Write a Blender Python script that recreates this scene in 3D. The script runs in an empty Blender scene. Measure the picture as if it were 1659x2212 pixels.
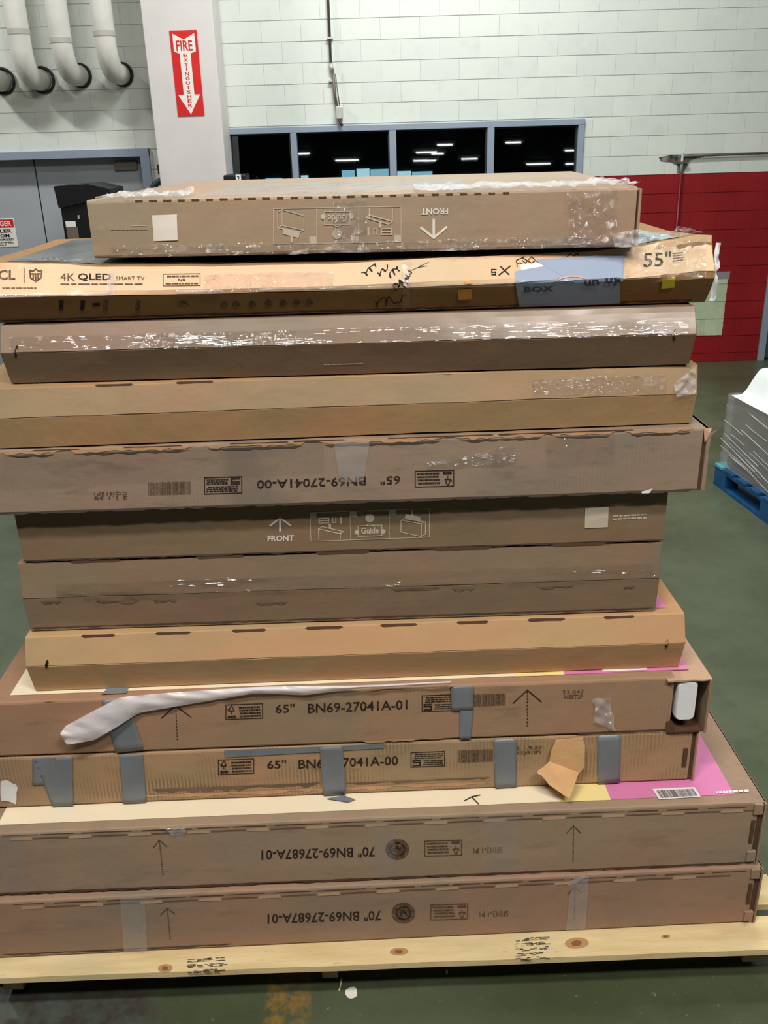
import bpy, bmesh, math, random
from mathutils import Vector, Matrix, noise
C = bpy.context.scene.collection
random.seed(7)

# ------------------------------------------------------------------ camera
IW, IH = 1659.0, 2212.0
FPX, PITCH, ROLL, CZ = 1960.0, math.radians(22.4), 0.028, 2.05
FW = Vector((0, math.cos(PITCH), -math.sin(PITCH)))
_r0 = Vector((1, 0, 0)); _u0 = _r0.cross(FW)
RT = _r0*math.cos(ROLL) - _u0*math.sin(ROLL)
UP = _r0*math.sin(ROLL) + _u0*math.cos(ROLL)
CAM = Vector((0, 0, CZ))
cd = bpy.data.cameras.new('camera'); cam = bpy.data.objects.new('camera', cd); C.objects.link(cam)
m = Matrix((RT, UP, -FW)).transposed().to_4x4(); m.translation = CAM
cam.matrix_world = m
cd.sensor_fit = 'HORIZONTAL'; cd.sensor_width = 36.0; cd.lens = 36.0*FPX/IW
cd.clip_start = .02; cd.clip_end = 200
bpy.context.scene.camera = cam
vs = bpy.context.scene.view_settings
vs.view_transform = 'Standard'; vs.look = 'None'; vs.gamma = 1; vs.use_curve_mapping = False
vs.exposure = 0.35

# ------------------------------------------------------------------ world and lamps
w = bpy.data.worlds.new('hall_air'); bpy.context.scene.world = w; w.use_nodes = True
w.node_tree.nodes['Background'].inputs[0].default_value = (0.80, 0.86, 0.84, 1)
w.node_tree.nodes['Background'].inputs[1].default_value = 0.13
def area(name, loc, aim, sx, sy, power, col=(1, .97, .9)):
    l = bpy.data.lights.new(name, 'AREA'); l.shape = 'RECTANGLE'; l.size = sx; l.size_y = sy
    l.energy = power; l.color = col
    o = bpy.data.objects.new(name, l); C.objects.link(o); o.location = loc
    o.rotation_euler = (Vector(aim) - Vector(loc)).to_track_quat('-Z', 'Y').to_euler()
    return o
area('hall_lamp', (-0.9, -.2, 5.0), (-0.9, .7, 0), 1.5, .3, 125, (1, .95, .87))
area('hall_lamp', (1.5, -1.1, 5.0), (1.5, .5, 0), 1.5, .3, 125, (1, .95, .88))
area('hall_lamp', (0.2, 3.2, 5.1), (0.2, 3.2, 0), 2.4, .4, 70, (.97, 1, .97))
area('hall_lamp', (0.5, 6.0, 5.0), (0.5, 7.6, 1.8), 1.8, .35, 130, (.97, 1, .97))
area('hall_lamp', (-4.8, 6.0, 4.95), (-3.2, 8.2, 2.0), .6, .2, 70, (1, .98, .93))
area('hall_lamp', (3.6, 3.0, 5.1), (3.6, 3.2, 0), 2.4, .4, 34, (.97, 1, .95))

# ------------------------------------------------------------------ pixel -> place helpers
def ray(x, y): return (FW*FPX + RT*(x - IW/2) - UP*(y - IH/2)).normalized()
def atz(x, y, z):
    r = ray(x, y); return CAM + r*((z - CZ)/r.z)
def aty(x, y, Y):
    r = ray(x, y); return CAM + r*(Y/r.y)

# ------------------------------------------------------------------ object helpers
def tag(o, label=None, cat=None, group=None, kind=None):
    if label: o['label'] = label
    if cat: o['category'] = cat
    if group: o['group'] = group
    if kind: o['kind'] = kind
    return o
def empty(name, loc, rz=0, **k):
    o = bpy.data.objects.new(name, None); C.objects.link(o); o.location = loc; o.rotation_euler = (0, 0, rz)
    o.empty_display_size = .1
    return tag(o, **k)
def mesh(name, verts, faces, mat, parent=None, smooth=False, fmats=None, **k):
    me = bpy.data.meshes.new(name); me.from_pydata([tuple(v) for v in verts], [], faces)
    mats = mat if isinstance(mat, (list, tuple)) else [mat]
    for q in mats: me.materials.append(q)
    if fmats:
        for p, i in zip(me.polygons, fmats): p.material_index = i
    if smooth:
        for p in me.polygons: p.use_smooth = True
    me.update()
    o = bpy.data.objects.new(name, me); C.objects.link(o)
    if parent: o.parent = parent
    return tag(o, **k)
class MB:
    def __init__(s): s.v = []; s.f = []
    def add(s, v, f):
        n = len(s.v); s.v += [tuple(a) for a in v]; s.f += [tuple(i+n for i in q) for q in f]; return s
    def box(s, a, b):
        (x0, y0, z0), (x1, y1, z1) = a, b
        return s.add([(x0,y0,z0),(x1,y0,z0),(x1,y1,z0),(x0,y1,z0),(x0,y0,z1),(x1,y0,z1),(x1,y1,z1),(x0,y1,z1)],
              [(0,3,2,1),(4,5,6,7),(0,1,5,4),(1,2,6,5),(2,3,7,6),(3,0,4,7)])
    def tube(s, pts, r, n=16, caps=True):
        rr = r if isinstance(r, (list, tuple)) else [r]*len(pts)
        pts = [Vector(p) for p in pts]; base = len(s.v); prev = None
        for i, p in enumerate(pts):
            t = (pts[min(i+1, len(pts)-1)] - pts[max(i-1, 0)]).normalized()
            a = prev if prev else (Vector((1,0,0)) if abs(t.x) < .8 else Vector((0,1,0)))
            a = (a - t*a.dot(t)).normalized(); prev = a; b = t.cross(a)
            for j in range(n):
                q = 2*math.pi*j/n; s.v.append(tuple(p + (a*math.cos(q) + b*math.sin(q))*rr[i]))
        for i in range(len(pts)-1):
            for j in range(n):
                j2 = (j+1) % n; o = base+i*n
                s.f.append((o+j, o+j2, o+n+j2, o+n+j))
        if caps:
            s.f.append(tuple(base+j for j in reversed(range(n)))); o = base+(len(pts)-1)*n
            s.f.append(tuple(o+j for j in range(n)))
        return s
    def torus(s, c, axis, R, r, n=24, k=10):
        c = Vector(c); ax = Vector(axis).normalized(); a = ax.orthogonal().normalized(); b = ax.cross(a); base = len(s.v)
        for i in range(n):
            q = 2*math.pi*i/n; d = a*math.cos(q)+b*math.sin(q)
            for j in range(k):
                p = 2*math.pi*j/k; s.v.append(tuple(c + d*(R+r*math.cos(p)) + ax*r*math.sin(p)))
        for i in range(n):
            for j in range(k):
                s.f.append((base+i*k+j, base+((i+1)%n)*k+j, base+((i+1)%n)*k+(j+1)%k, base+i*k+(j+1)%k))
        return s
    def build(s, name, mat, parent=None, smooth=False, bevel=0, **k):
        o = mesh(name, s.v, s.f, mat, parent, smooth, **k)
        if bevel:
            b = o.modifiers.new('bevel', 'BEVEL'); b.width = bevel; b.segments = 2; b.limit_method = 'ANGLE'
        return o

# ------------------------------------------------------------------ materials
def lin(c):
    c = c/255.0
    return c/12.92 if c <= .04045 else ((c+.055)/1.055)**2.4
def rgb(r, g, b): return (lin(r), lin(g), lin(b), 1)
class NT:
    def __init__(s, name):
        s.m = bpy.data.materials.new(name); s.m.use_nodes = True; s.t = s.m.node_tree; s.n = s.t.nodes
        s.b = s.n['Principled BSDF']
    def new(s, typ, **k):
        n = s.n.new(typ)
        for a, v in k.items(): setattr(n, a, v)
        return n
    def link(s, a, b): s.t.links.new(a, b)
    def coord(s, kind='Object', scale=(1,1,1), loc=(0,0,0)):
        c = s.new('ShaderNodeTexCoord'); mp = s.new('ShaderNodeMapping')
        mp.inputs['Scale'].default_value = scale; mp.inputs['Location'].default_value = loc
        s.link(c.outputs[kind], mp.inputs[0]); return mp.outputs[0]
    def noise(s, co, scale, detail=4, rough=.55):
        n = s.new('ShaderNodeTexNoise'); n.inputs['Scale'].default_value = scale
        n.inputs['Detail'].default_value = detail; n.inputs['Roughness'].default_value = rough
        s.link(co, n.inputs['Vector']); return n.outputs[0]
    def ramp(s, f, a, b, va=0., vb=1.):
        r = s.new('ShaderNodeMapRange'); r.inputs[1].default_value = a; r.inputs[2].default_value = b
        r.inputs[3].default_value = va; r.inputs[4].default_value = vb; s.link(f, r.inputs[0]); return r.outputs[0]
    def mix(s, f, a, b, mode='MIX'):
        n = s.new('ShaderNodeMix', data_type='RGBA', blend_type=mode)
        for sock, v in ((n.inputs[0], f), (n.inputs[6], a), (n.inputs[7], b)):
            if hasattr(v, 'is_linked'): s.link(v, sock)
            else: sock.default_value = v
        return n.outputs[2]
    def math(s, op, a, b=0.):
        n = s.new('ShaderNodeMath', operation=op)
        for i, v in enumerate((a, b)):
            if hasattr(v, 'is_linked'): s.link(v, n.inputs[i])
            else: n.inputs[i].default_value = v
        return n.outputs[0]
    def bump(s, h, strength=.3, dist=.002):
        b = s.new('ShaderNodeBump'); b.inputs['Strength'].default_value = strength; b.inputs['Distance'].default_value = dist
        s.link(h, b.inputs['Height']); s.link(b.outputs[0], s.b.inputs['Normal']); return b
    def setc(s, c):
        if hasattr(c, 'is_linked'): s.link(c, s.b.inputs['Base Color'])
        else: s.b.inputs['Base Color'].default_value = c
def plain(name, col, rough=.6, metal=0, var=.10, bump=.15, scale=30, spec=.5):
    t = NT(name); co = t.coord()
    n = t.noise(co, scale*.25, 3)
    d = tuple(c*(1-var*1.6) for c in col[:3])+(1,)
    t.setc(t.mix(t.ramp(n, .3, .7), d, col))
    t.b.inputs['Roughness'].default_value = rough; t.b.inputs['Metallic'].default_value = metal
    t.b.inputs['Specular IOR Level'].default_value = spec
    if bump: t.bump(t.noise(co, scale, 3), bump, .002)
    return t.m
def cardboard(name, col, dirt=.5, streak=.3, seed=0, wrap=0., stain=.5, tilt=(1,1,1)):
    """kraft board: mottled paper, flute lines, scuffed dirt, optional film gloss"""
    t = NT(name); sd = (seed*3.17, seed*1.31, seed*2.7)
    co = t.coord(loc=sd); base = rgb(*col)
    dk = tuple(c*.62 for c in base[:3])+(1,); pk = (base[0]*1.06, base[1]*.90, base[2]*.93, 1)
    gy = (base[0]*.80, base[1]*.92, base[2]*.98, 1)
    c = t.mix(t.ramp(t.noise(co, 2.2, 2), .40, .62, 0, .85), base, pk)
    c = t.mix(t.ramp(t.noise(t.coord(loc=(sd[1], 5, 3)), 3.1, 2), .5, .68, 0, .8), c, gy)
    fibre = t.noise(t.coord(scale=(1, 1, 6), loc=sd), 55, 5, .7)
    c = t.mix(t.ramp(fibre, .3, .75, 0, .22), c, dk)
    if streak:
        wv = t.new('ShaderNodeTexWave', wave_type='BANDS', bands_direction='X'); wv.inputs['Scale'].default_value = 34
        wv.inputs['Distortion'].default_value = 1.2; wv.inputs['Detail'].default_value = 2
        t.link(co, wv.inputs['Vector'])
        patch = t.ramp(t.noise(t.coord(scale=(1, 1, 2.2), loc=sd), 5, 4, .6), .44, .62)
        c = t.mix(t.math('MULTIPLY', t.math('MULTIPLY', wv.outputs[1], patch), streak), c, tuple(q*.42 for q in base[:3])+(1,))
    if dirt:
        d1 = t.noise(t.coord(scale=(.7, 1, 2.6), loc=(sd[2], 1, 2)), 6, 6, .66)
        c = t.mix(t.ramp(d1, .56, .78, 0, dirt), c, (base[0]*.33, base[1]*.36, base[2]*.42, 1))
        d2 = t.noise(t.coord(scale=(1, 1, .45), loc=(7, sd[0], 2)), 3.0, 3, .5)
        c = t.mix(t.ramp(d2, .58, .66, 0, dirt*stain), c, (base[0]*.70, base[1]*.74, base[2]*.80, 1))
    t.setc(c)
    t.b.inputs['Roughness'].default_value = .72 if not wrap else .55
    t.b.inputs['Specular IOR Level'].default_value = .3
    if wrap:
        t.b.inputs['Coat Weight'].default_value = wrap; t.b.inputs['Coat Roughness'].default_value = .22
    h = t.math('ADD', t.noise(co, 60, 4), t.math('MULTIPLY', t.noise(co, 9, 3), 3.))
    t.bump(h, .35, .0016)
    return t.m
def film(name, opac=.12, tint=(.93, .95, 1), rough=.10, wr=14, strength=.9, stretch=(1, 1, 1), milk=.0):
    """clear stretch film / tape: see-through with crumpled reflections"""
    t = NT(name); n = t.n; n.remove(t.b)
    out = n['Material Output']
    tr = t.new('ShaderNodeBsdfTransparent'); tr.inputs[0].default_value = (.97, .97, .97, 1)
    gl = t.new('ShaderNodeBsdfGlossy'); gl.inputs['Roughness'].default_value = rough; gl.inputs[0].default_value = tint+(1,)
    df = t.new('ShaderNodeBsdfDiffuse'); df.inputs[0].default_value = (.8, .82, .85, 1)
    co = t.coord(scale=stretch)
    v = t.new('ShaderNodeTexVoronoi', feature='SMOOTH_F1'); v.inputs['Scale'].default_value = wr*1.6
    t.link(co, v.inputs['Vector'])
    h = t.math('ADD', t.noise(co, wr, 4, .6), t.math('MULTIPLY', v.outputs[0], .7))
    b = t.new('ShaderNodeBump'); b.inputs['Strength'].default_value = strength; b.inputs['Distance'].default_value = .03
    t.link(h, b.inputs['Height']); t.link(b.outputs[0], gl.inputs['Normal'])
    lw = t.new('ShaderNodeLayerWeight'); lw.inputs[0].default_value = .5; t.link(b.outputs[0], lw.inputs['Normal'])
    f = t.math('ADD', t.math('MULTIPLY', t.math('POWER', lw.outputs['Facing'], 5.), .5), .03+opac*.4)
    m1 = t.new('ShaderNodeMixShader'); t.link(f, m1.inputs[0]); t.link(tr.outputs[0], m1.inputs[1]); t.link(gl.outputs[0], m1.inputs[2])
    m2 = t.new('ShaderNodeMixShader'); m2.inputs[0].default_value = milk
    t.link(m1.outputs[0], m2.inputs[1]); t.link(df.outputs[0], m2.inputs[2]); t.link(m2.outputs[0], out.inputs[0])
    return t.m
def emit(name, col, s):
    t = NT(name); t.b.inputs['Base Color'].default_value = (0, 0, 0, 1)
    t.b.inputs['Emission Color'].default_value = col; t.b.inputs['Emission Strength'].default_value = s; return t.m
def ink(name, col, fade=.25):
    t = NT(name); co = t.coord(); base = rgb(*col)
    t.setc(t.mix(t.ramp(t.noise(co, 160, 3), .45, .75, 0, fade), base, rgb(150, 120, 92)))
    t.b.inputs['Roughness'].default_value = .7; t.b.inputs['Specular IOR Level'].default_value = .2
    return t.m
INK = ink('black_print', (38, 30, 28)); INKF = ink('faded_print', (84, 66, 54), .8); INKM = ink('marker_ink', (22, 16, 18), .1)
WINK = plain('white_print', rgb(224, 216, 205), .7, bump=0); WINKF = plain('faded_white_print', rgb(196, 182, 164), .7, bump=0)
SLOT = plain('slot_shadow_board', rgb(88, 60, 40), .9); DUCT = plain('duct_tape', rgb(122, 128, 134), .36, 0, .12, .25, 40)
BLUET = plain('blue_grey_tape', rgb(146, 160, 186), .33, 0, .05, .1, 20); GREYF = film('grey_tape_film', .10, (.8, .82, .85), .25, 10, .4, milk=.14)
FILM = film('stretch_film', .05, rough=.08, wr=16, strength=.7)
CRINK = film('crinkled_film', .16, rough=.07, wr=30, strength=1., milk=.02)
FILMS = film('stretch_film_streaked', .06, rough=.10, wr=9, strength=.8, stretch=(.25, 1, 2.2))
FILMM = film('milky_film', .10, rough=.12, wr=18, strength=.9, milk=.22)
FOAM = plain('white_foam', rgb(232, 233, 238), .6, 0, .04, .3, 60)
WHITE = plain('white_paper', rgb(232, 230, 228), .6, 0, .05, .1); CREAM = plain('cream_print', rgb(240, 226, 198), .45, 0, .04, .05, 12)
YEL = plain('pale_yellow_print', rgb(238, 218, 150), .45, 0, .04, .05, 12); PINK = plain('pink_print', rgb(214, 128, 176), .42, 0, .08, .05, 8)
RED = plain('sign_red', rgb(214, 38, 38), .35, 0, .08, 0); SWHITE = plain('sign_white', rgb(236, 230, 222), .35, 0, .03, 0)
BLACK = plain('black_plastic', rgb(22, 22, 24), .4, 0, .1, .1); TORN = plain('torn_board', rgb(214, 168, 118), .85, 0, .10, .6, 90)
ORANGE = plain('orange_sticker', rgb(226, 150, 50), .5, 0, .08, 0); YELS = plain('yellow_sticker', rgb(240, 214, 60), .5, 0, .05, 0)

# ------------------------------------------------------------------ structure: floor, ceiling, walls
t = NT('green_painted_concrete'); co = t.coord('Object'); sx = t.new('ShaderNodeSeparateXYZ'); t.link(co, sx.inputs[0])
X, Y = sx.outputs[0], sx.outputs[1]
g = t.mix(t.ramp(t.noise(co, 1.1, 4), .35, .68), rgb(66, 73, 50), rgb(90, 99, 78))
g = t.mix(t.ramp(t.noise(co, 9, 6, .7), .5, .78, 0, .5), g, rgb(56, 63, 48))
g = t.mix(t.ramp(t.noise(co, 60, 3, .7), .66, .72, 0, .5), g, rgb(150, 152, 140))
def band(s, a, b, soft=.006):
    return t.math('MULTIPLY', t.ramp(s, a-soft, a+soft), t.ramp(s, b+soft, b-soft))
wob = t.math('MULTIPLY', t.math('SUBTRACT', t.noise(co, 30, 4), .5), .03)
yl = band(t.math('ADD', X, wob), -.338, -.224)
wear = t.ramp(t.noise(co, 24, 6, .7), .42, .58)
g = t.mix(t.math('MULTIPLY', yl, wear), g, rgb(132, 104, 52))
gx = t.math('ADD', X, t.math('MULTIPLY', t.math('SUBTRACT', t.noise(co, 5, 4), .5), .35))
gr = t.math('MULTIPLY', t.ramp(gx, -.60, -.66), t.ramp(Y, 2.1, 2.0))
g = t.mix(gr, g, t.mix(t.ramp(t.noise(co, 14, 6, .7), .42, .62), rgb(66, 60, 56), rgb(74, 84, 78)))
t.setc(g); t.b.inputs['Specular IOR Level'].default_value = .5
t.link(t.ramp(t.noise(co, 6, 4), .3, .7, .26, .46), t.b.inputs['Roughness']); t.bump(t.noise(co, 40, 5), .2, .003)
MFLOOR = t.m
fl = MB().box((-12, -46, -.1), (12, 16, 0)).build('floor', MFLOOR, kind='structure')
ce = MB().box((-12, -46, 5.45), (12, 16, 5.6)).build('ceiling', plain('dark_deck', rgb(70, 74, 76), .8), kind='structure')

WY = 8.5; CP, BL = .1605, .33; Z0 = 1.687 - CP*11
PAINT = None
t = NT('painted_block'); geo = t.new('ShaderNodeNewGeometry'); sx = t.new('ShaderNodeSeparateXYZ'); t.link(geo.outputs['Position'], sx.inputs[0])
oi = t.new('ShaderNodeObjectInfo'); co = t.coord(); 
wp = t.new('ShaderNodeVectorMath', operation='SCALE'); wp.inputs['Scale'].default_value = 1; t.link(geo.outputs['Position'], wp.inputs[0]); wc = wp.outputs[0]
jit = t.math('MULTIPLY', t.math('SUBTRACT', t.noise(wc, 14, 4), .5), .03)
X = t.math('ADD', sx.outputs[0], jit); Z = t.math('ADD', sx.outputs[2], t.math('MULTIPLY', jit, .5))
def gt(s, v): return t.math('GREATER_THAN', s, v)
def lt(s, v): return t.math('LESS_THAN', s, v)
def mul(*a):
    r = a[0]
    for q in a[1:]: r = t.math('MULTIPLY', r, q)
    return r
c = t.mix(oi.outputs['Random'], rgb(206, 211, 206), rgb(213, 217, 210))
c = t.mix(t.ramp(t.noise(wc, 7, 5, .65), .52, .75, 0, .35), c, rgb(184, 190, 184))
c = t.mix(t.ramp(t.noise(wc, 22, 4, .7), .68, .74, 0, .35), c, rgb(128, 130, 126))
red = mul(gt(X, 1.83), lt(sx.outputs[2], 1.690))
c = t.mix(red, c, t.mix(t.ramp(t.noise(wc, 2.5, 3), .3, .7), rgb(128, 16, 22), rgb(146, 22, 28)))
pat = mul(red, gt(X, 2.6), lt(X, 3.225), gt(Z, .252), lt(Z, .768))
c = t.mix(pat, c, t.mix(t.ramp(t.noise(wc, 9, 4), .4, .65), rgb(176, 190, 156), rgb(196, 206, 176)))
pat2 = mul(red, gt(X, 2.6), lt(X, 3.235), gt(Z, .768), lt(Z, .835))
c = t.mix(pat2, c, rgb(140, 136, 138))
t.setc(c); t.b.inputs['Roughness'].default_value = .55; t.b.inputs['Specular IOR Level'].default_value = .35
t.bump(t.noise(wc, 70, 5, .7), .35, .003); PAINT = t.m
OPEN = [(-4.06, -1.95, 0, 2.013), (-1.30, 1.821, 1.665, 2.158), (3.585, 5.7, 0, 2.35)]   # door, window, right door
wall = MB()
def slab(x0, x1, z0, z1): wall.box((x0, WY+.008, z0), (x1, WY+.26, z1))
slab(-12, -4.06, 0, 5.45); slab(-4.06, -1.95, 2.013, 5.45); slab(-1.95, -1.30, 0, 5.45); slab(-1.30, 1.821, 0, 1.665)
slab(-1.30, 1.821, 2.158, 5.45); slab(1.821, 3.585, 0, 5.45); slab(3.585, 5.7, 2.35, 5.45); slab(5.7, 12, 0, 5.45)
wb = wall.build('wall_back', PAINT, kind='structure')
def blockmesh(a, b, z0, z1, mb=None):
    g = .0002; h = .0013; e = .0015; ex = .0005
    x0, x1, z0, z1 = a+g, b-g, z0+h, z1-h; y0, y1 = WY, WY+.009
    v = [(x0,y1,z0),(x1,y1,z0),(x1,y1,z1),(x0,y1,z1),(x0+ex,y0,z0+e),(x1-ex,y0,z0+e),(x1-ex,y0,z1-e),(x0+ex,y0,z1-e)]
    f = [(4,5,6,7),(0,1,5,4),(1,2,6,5),(2,3,7,6),(3,0,4,7)]
    if mb is not None: mb.add(v, f); return None
    return v, f
rest = MB(); shared = None; nblk = 0
for k in range(0, 34):
    z0, z1 = Z0 + CP*k, Z0 + CP*(k+1)
    off = .245 if (k - 11) % 2 == 0 else .08
    i = math.floor((-8 - off)/BL)
    while off + i*BL < 8:
        a = off + i*BL; b = a + BL; i += 1
        segs = [(a, b, max(z0, 0.0), min(z1, 5.45))]
        for (ox0, ox1, oz0, oz1) in OPEN:
            ns = []
            for (p, q, r, s) in segs:
                if q <= ox0+1e-4 or p >= ox1-1e-4 or s <= oz0+1e-4 or r >= oz1-1e-4: ns.append((p, q, r, s)); continue
                if r < oz0: ns.append((p, q, r, oz0))
                if s > oz1: ns.append((p, q, oz1, s))
                rr, ss = max(r, oz0), min(s, oz1)
                if p < ox0: ns.append((p, ox0, rr, ss))
                if q > ox1: ns.append((ox1, q, rr, ss))
            segs = ns
        for (p, q, r, s) in segs:
            if q-p < .02 or s-r < .012: continue
            cx = (p+q)/2
            seen = (-3.55 < cx < 3.7) and ((1.66 < (r+s)/2 < 3.22) or (cx > 2.6 and r < 1.7)) and not (-1.86 < cx < -1.3)
            if not seen: blockmesh(p, q, r, s, rest); continue
            full = abs(q-p-BL) < 1e-4 and abs(s-r-CP) < 1e-4
            if full:
                if shared is None:
                    v, f = blockmesh(-BL/2, BL/2, 0, CP); o = mesh('block', [(x, y-WY, z) for x, y, z in v], f, PAINT, wb); shared = o.data
                else:
                    o = bpy.data.objects.new('block', shared); C.objects.link(o); o.parent = wb
                o.location = (cx, WY + random.uniform(0, .0015), r)
            else:
                v, f = blockmesh(p-cx, q-cx, 0, s-r); o = mesh('block', [(x, y-WY, z) for x, y, z in v], f, PAINT, wb); o.location = (cx, WY, r)
            nblk += 1
rest.build('far_blocks', PAINT, wb, kind='stuff')
COL = plain('column_paint', rgb(214, 208, 206), .5, 0, .05, .12, 14)
MB().box((-1.795, 8.1, 0), (-1.237, 8.49, 5.44)).build('trim_1', COL, bevel=.006, kind='structure', label='smooth painted white column')

# window with four dark panes
FR = plain('blue_grey_frame', rgb(140, 152, 168), .4, 0, .05, .05)
win = empty('window_1', (0, WY, 1.66), kind='structure')
mb = MB(); y0, y1 = -.03, .10
fz0, fz1 = .005, .498
for (a, b) in ((-1.30, -1.24), (-.718, -.664), (.136, .196), (.984, 1.045), (1.768, 1.821)):
    mb.box((a, y0, fz0), (b, y1, fz1))
mb.box((-1.30, y0-.003, fz1-.048), (1.823, y1, fz1+.001)); mb.box((-1.30, y0-.012, fz0-.005), (1.823, y1, fz0+.046))
mb.build('window_frame', FR, win, bevel=.004)
t = NT('dark_glass'); t.n.remove(t.b)
tr = t.new('ShaderNodeBsdfTransparent'); tr.inputs[0].default_value = (.62, .70, .72, 1)
gl = t.new('ShaderNodeBsdfGlossy'); gl.inputs['Roughness'].default_value = .015
lw = t.new('ShaderNodeFresnel'); lw.inputs[0].default_value = 1.9
mx = t.new('ShaderNodeMixShader'); t.link(lw.outputs[0], mx.inputs[0]); t.link(tr.outputs[0], mx.inputs[1]); t.link(gl.outputs[0], mx.inputs[2])
t.link(mx.outputs[0], t.n['Material Output'].inputs[0]); GLASS = t.m
for (a, b) in ((-1.24, -.718), (-.664, .136), (.196, .984), (1.045, 1.768)):
    mb = MB(); h0, h1 = .05, .452; ya, yb = .01, .04
    v = [(a,ya,h0),(b,ya,h0),(b,yb,h1),(a,yb,h1)]; v += [(x, y+.005, z) for x, y, z in v]
    mb.add(v, [(0,1,2,3),(7,6,5,4),(0,4,5,1),(1,5,6,2),(2,6,7,3),(3,7,4,0)]); mb.build('window_pane', GLASS, win)
    mb = MB().box((b-.012, .0, h0), (b, .05, h1)); mb.box((a, 0, h1-.012), (b, .05, h1)); mb.build('glazing_bead', plain('black_gasket', rgb(30, 32, 36), .6), win)
# dark room beyond the window, with its own daylit windows
DARK = plain('dark_room_paint', rgb(26, 30, 32), .8)
rm = MB(); rm.box((-3.0, 12.6, .0), (4.2, 12.7, 3)); rm.box((-3.0, WY+.28, 2.9), (4.2, 12.6, 3)); rm.box((-3.1, WY+.28, 0), (-3.0, 12.7, 3)); rm.box((4.2, WY+.28, 0), (4.3, 12.7, 3))
rm.build('wall_room', DARK, kind='structure')
wn = empty('window_2', (0, 12.58, 0), kind='structure')
DAY = emit('daylit_curtain', (.42, .78, .92, 1), 1.0); DAY2 = emit('daylit_curtain_pale', (.62, .88, .96, 1), 1.3)
for i, (xa, xb, zt) in enumerate(((574, 612, 385), (650, 668, 379), (738, 768, 368), (770, 800, 365), (800, 842, 366), (858, 890, 370), (890, 936, 371), (970, 978, 380), (985, 1015, 377), (1020, 1044, 378))):
    a = aty(xa, zt, 12.58); b = aty(xb, zt, 12.58)
    MB().box((a.x, -.01, 1.2), (b.x-.012, 0, a.z)).build('window_pane', (DAY, DAY2)[i % 2], wn)

# doors
DOOR = plain('door_grey_paint', rgb(166, 171, 178), .42, 0, .07, .1, 10)
dr = empty('door_1', (-3.0, WY, 0), kind='structure')
mb = MB(); mb.box((.97, -.03, 0), (1.05, .21, 2.02)); mb.box((-1.06, -.03, 0), (-.98, .21, 2.02)); mb.box((-1.06, -.031, 1.955), (1.05, .21, 2.022)); mb.build('door_frame', FR, dr, bevel=.003)
MB().box((-.98, .155, .01), (-.022, .20, 1.955)).build('door_leaf', DOOR, dr)
MB().box((-.010, .155, .01), (.97, .20, 1.955)).build('door_leaf', DOOR, dr)
MB().box((-.024, .165, .01), (-.008, .198, 1.955)).build('leaf_gap', plain('gap_black', rgb(14, 14, 16), .8), dr)
MB().box((.70, .115, 1.845), (.90, .155, 1.925)).build('door_closer', plain('closer_beige', rgb(118, 112, 98), .45), dr, bevel=.006)
dr2 = empty('door_2', (4.6, WY, 0), kind='structure')
mb = MB(); mb.box((-1.012, -.03, 0), (-.955, .13, 2.352)); mb.box((1.04, -.03, 0), (1.1, .13, 2.352)); mb.box((-1.012, -.031, 2.29), (1.1, .13, 2.353)); mb.build('door_frame', FR, dr2, bevel=.003)
MB().box((-.955, .06, .01), (1.04, .11, 2.29)).build('door_leaf', plain('slate_door', rgb(86, 96, 112), .45), dr2)

# ------------------------------------------------------------------ flat print helpers (map unit square -> surface)
def textmesh(s, bold=0., size=1):
    cu = bpy.data.curves.new('txt', 'FONT'); cu.body = s; cu.size = size; cu.resolution_u = 2; cu.offset = bold
    o = bpy.data.objects.new('txt', cu); C.objects.link(o)
    dg = bpy.context.evaluated_depsgraph_get(); me = bpy.data.meshes.new_from_object(o.evaluated_get(dg))
    v = [(p.co.x, p.co.y) for p in me.vertices]; f = [tuple(p.vertices) for p in me.polygons]
    bpy.data.objects.remove(o); bpy.data.curves.remove(cu); bpy.data.meshes.remove(me)
    x0 = min(a for a, b in v); x1 = max(a for a, b in v); y0 = min(b for a, b in v); y1 = max(b for a, b in v)
    return [((a-x0)/(x1-x0), (b-y0)/(y1-y0)) for a, b in v], f
def rects(lst):
    v, f = [], []
    for (x0, y0, x1, y1) in lst:
        n = len(v); v += [(x0,y0),(x1,y0),(x1,y1),(x0,y1)]; f.append((n, n+1, n+2, n+3))
    return v, f
def strokes(lst, wd, ar=1.):
    """polylines in unit square; ar = width/height of the target"""
    v, f = [], []
    for pl in lst:
        for (p, q) in zip(pl, pl[1:]):
            a = Vector((p[0]*ar, p[1])); b = Vector((q[0]*ar, q[1])); d = (b-a)
            if d.length < 1e-6: continue
            d.normalize(); n = Vector((-d.y, d.x))*wd/2; a -= d*wd*.4; b += d*wd*.4; k = len(v)
            v += [((c.x)/ar, c.y) for c in (a-n, b-n, b+n, a+n)]; f.append((k, k+1, k+2, k+3))
    return v, f
def disc(cx, cy, r, ar=1., n=20, r2=0):
    if not r2: return [(cx+r*math.cos(2*math.pi*i/n)/ar, cy+r*math.sin(2*math.pi*i/n)) for i in range(n)], [tuple(range(n))]
    v = []; f = []
    for i in range(n):
        a = 2*math.pi*i/n
        v += [(cx+r*math.cos(a)/ar, cy+r*math.sin(a)), (cx+r2*math.cos(a)/ar, cy+r2*math.sin(a))]
        j = (i+1) % n; f.append((2*i, 2*j, 2*j+1, 2*i+1))
    return v, f
def join(*parts):
    v, f = [], []
    for (a, b) in parts:
        n = len(v); v += a; f += [tuple(i+n for i in q) for q in b]
    return v, f
def sub(shape, x0, y0, x1, y1): return [(x0+a*(x1-x0), y0+b*(y1-y0)) for a, b in shape[0]], shape[1]
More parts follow.
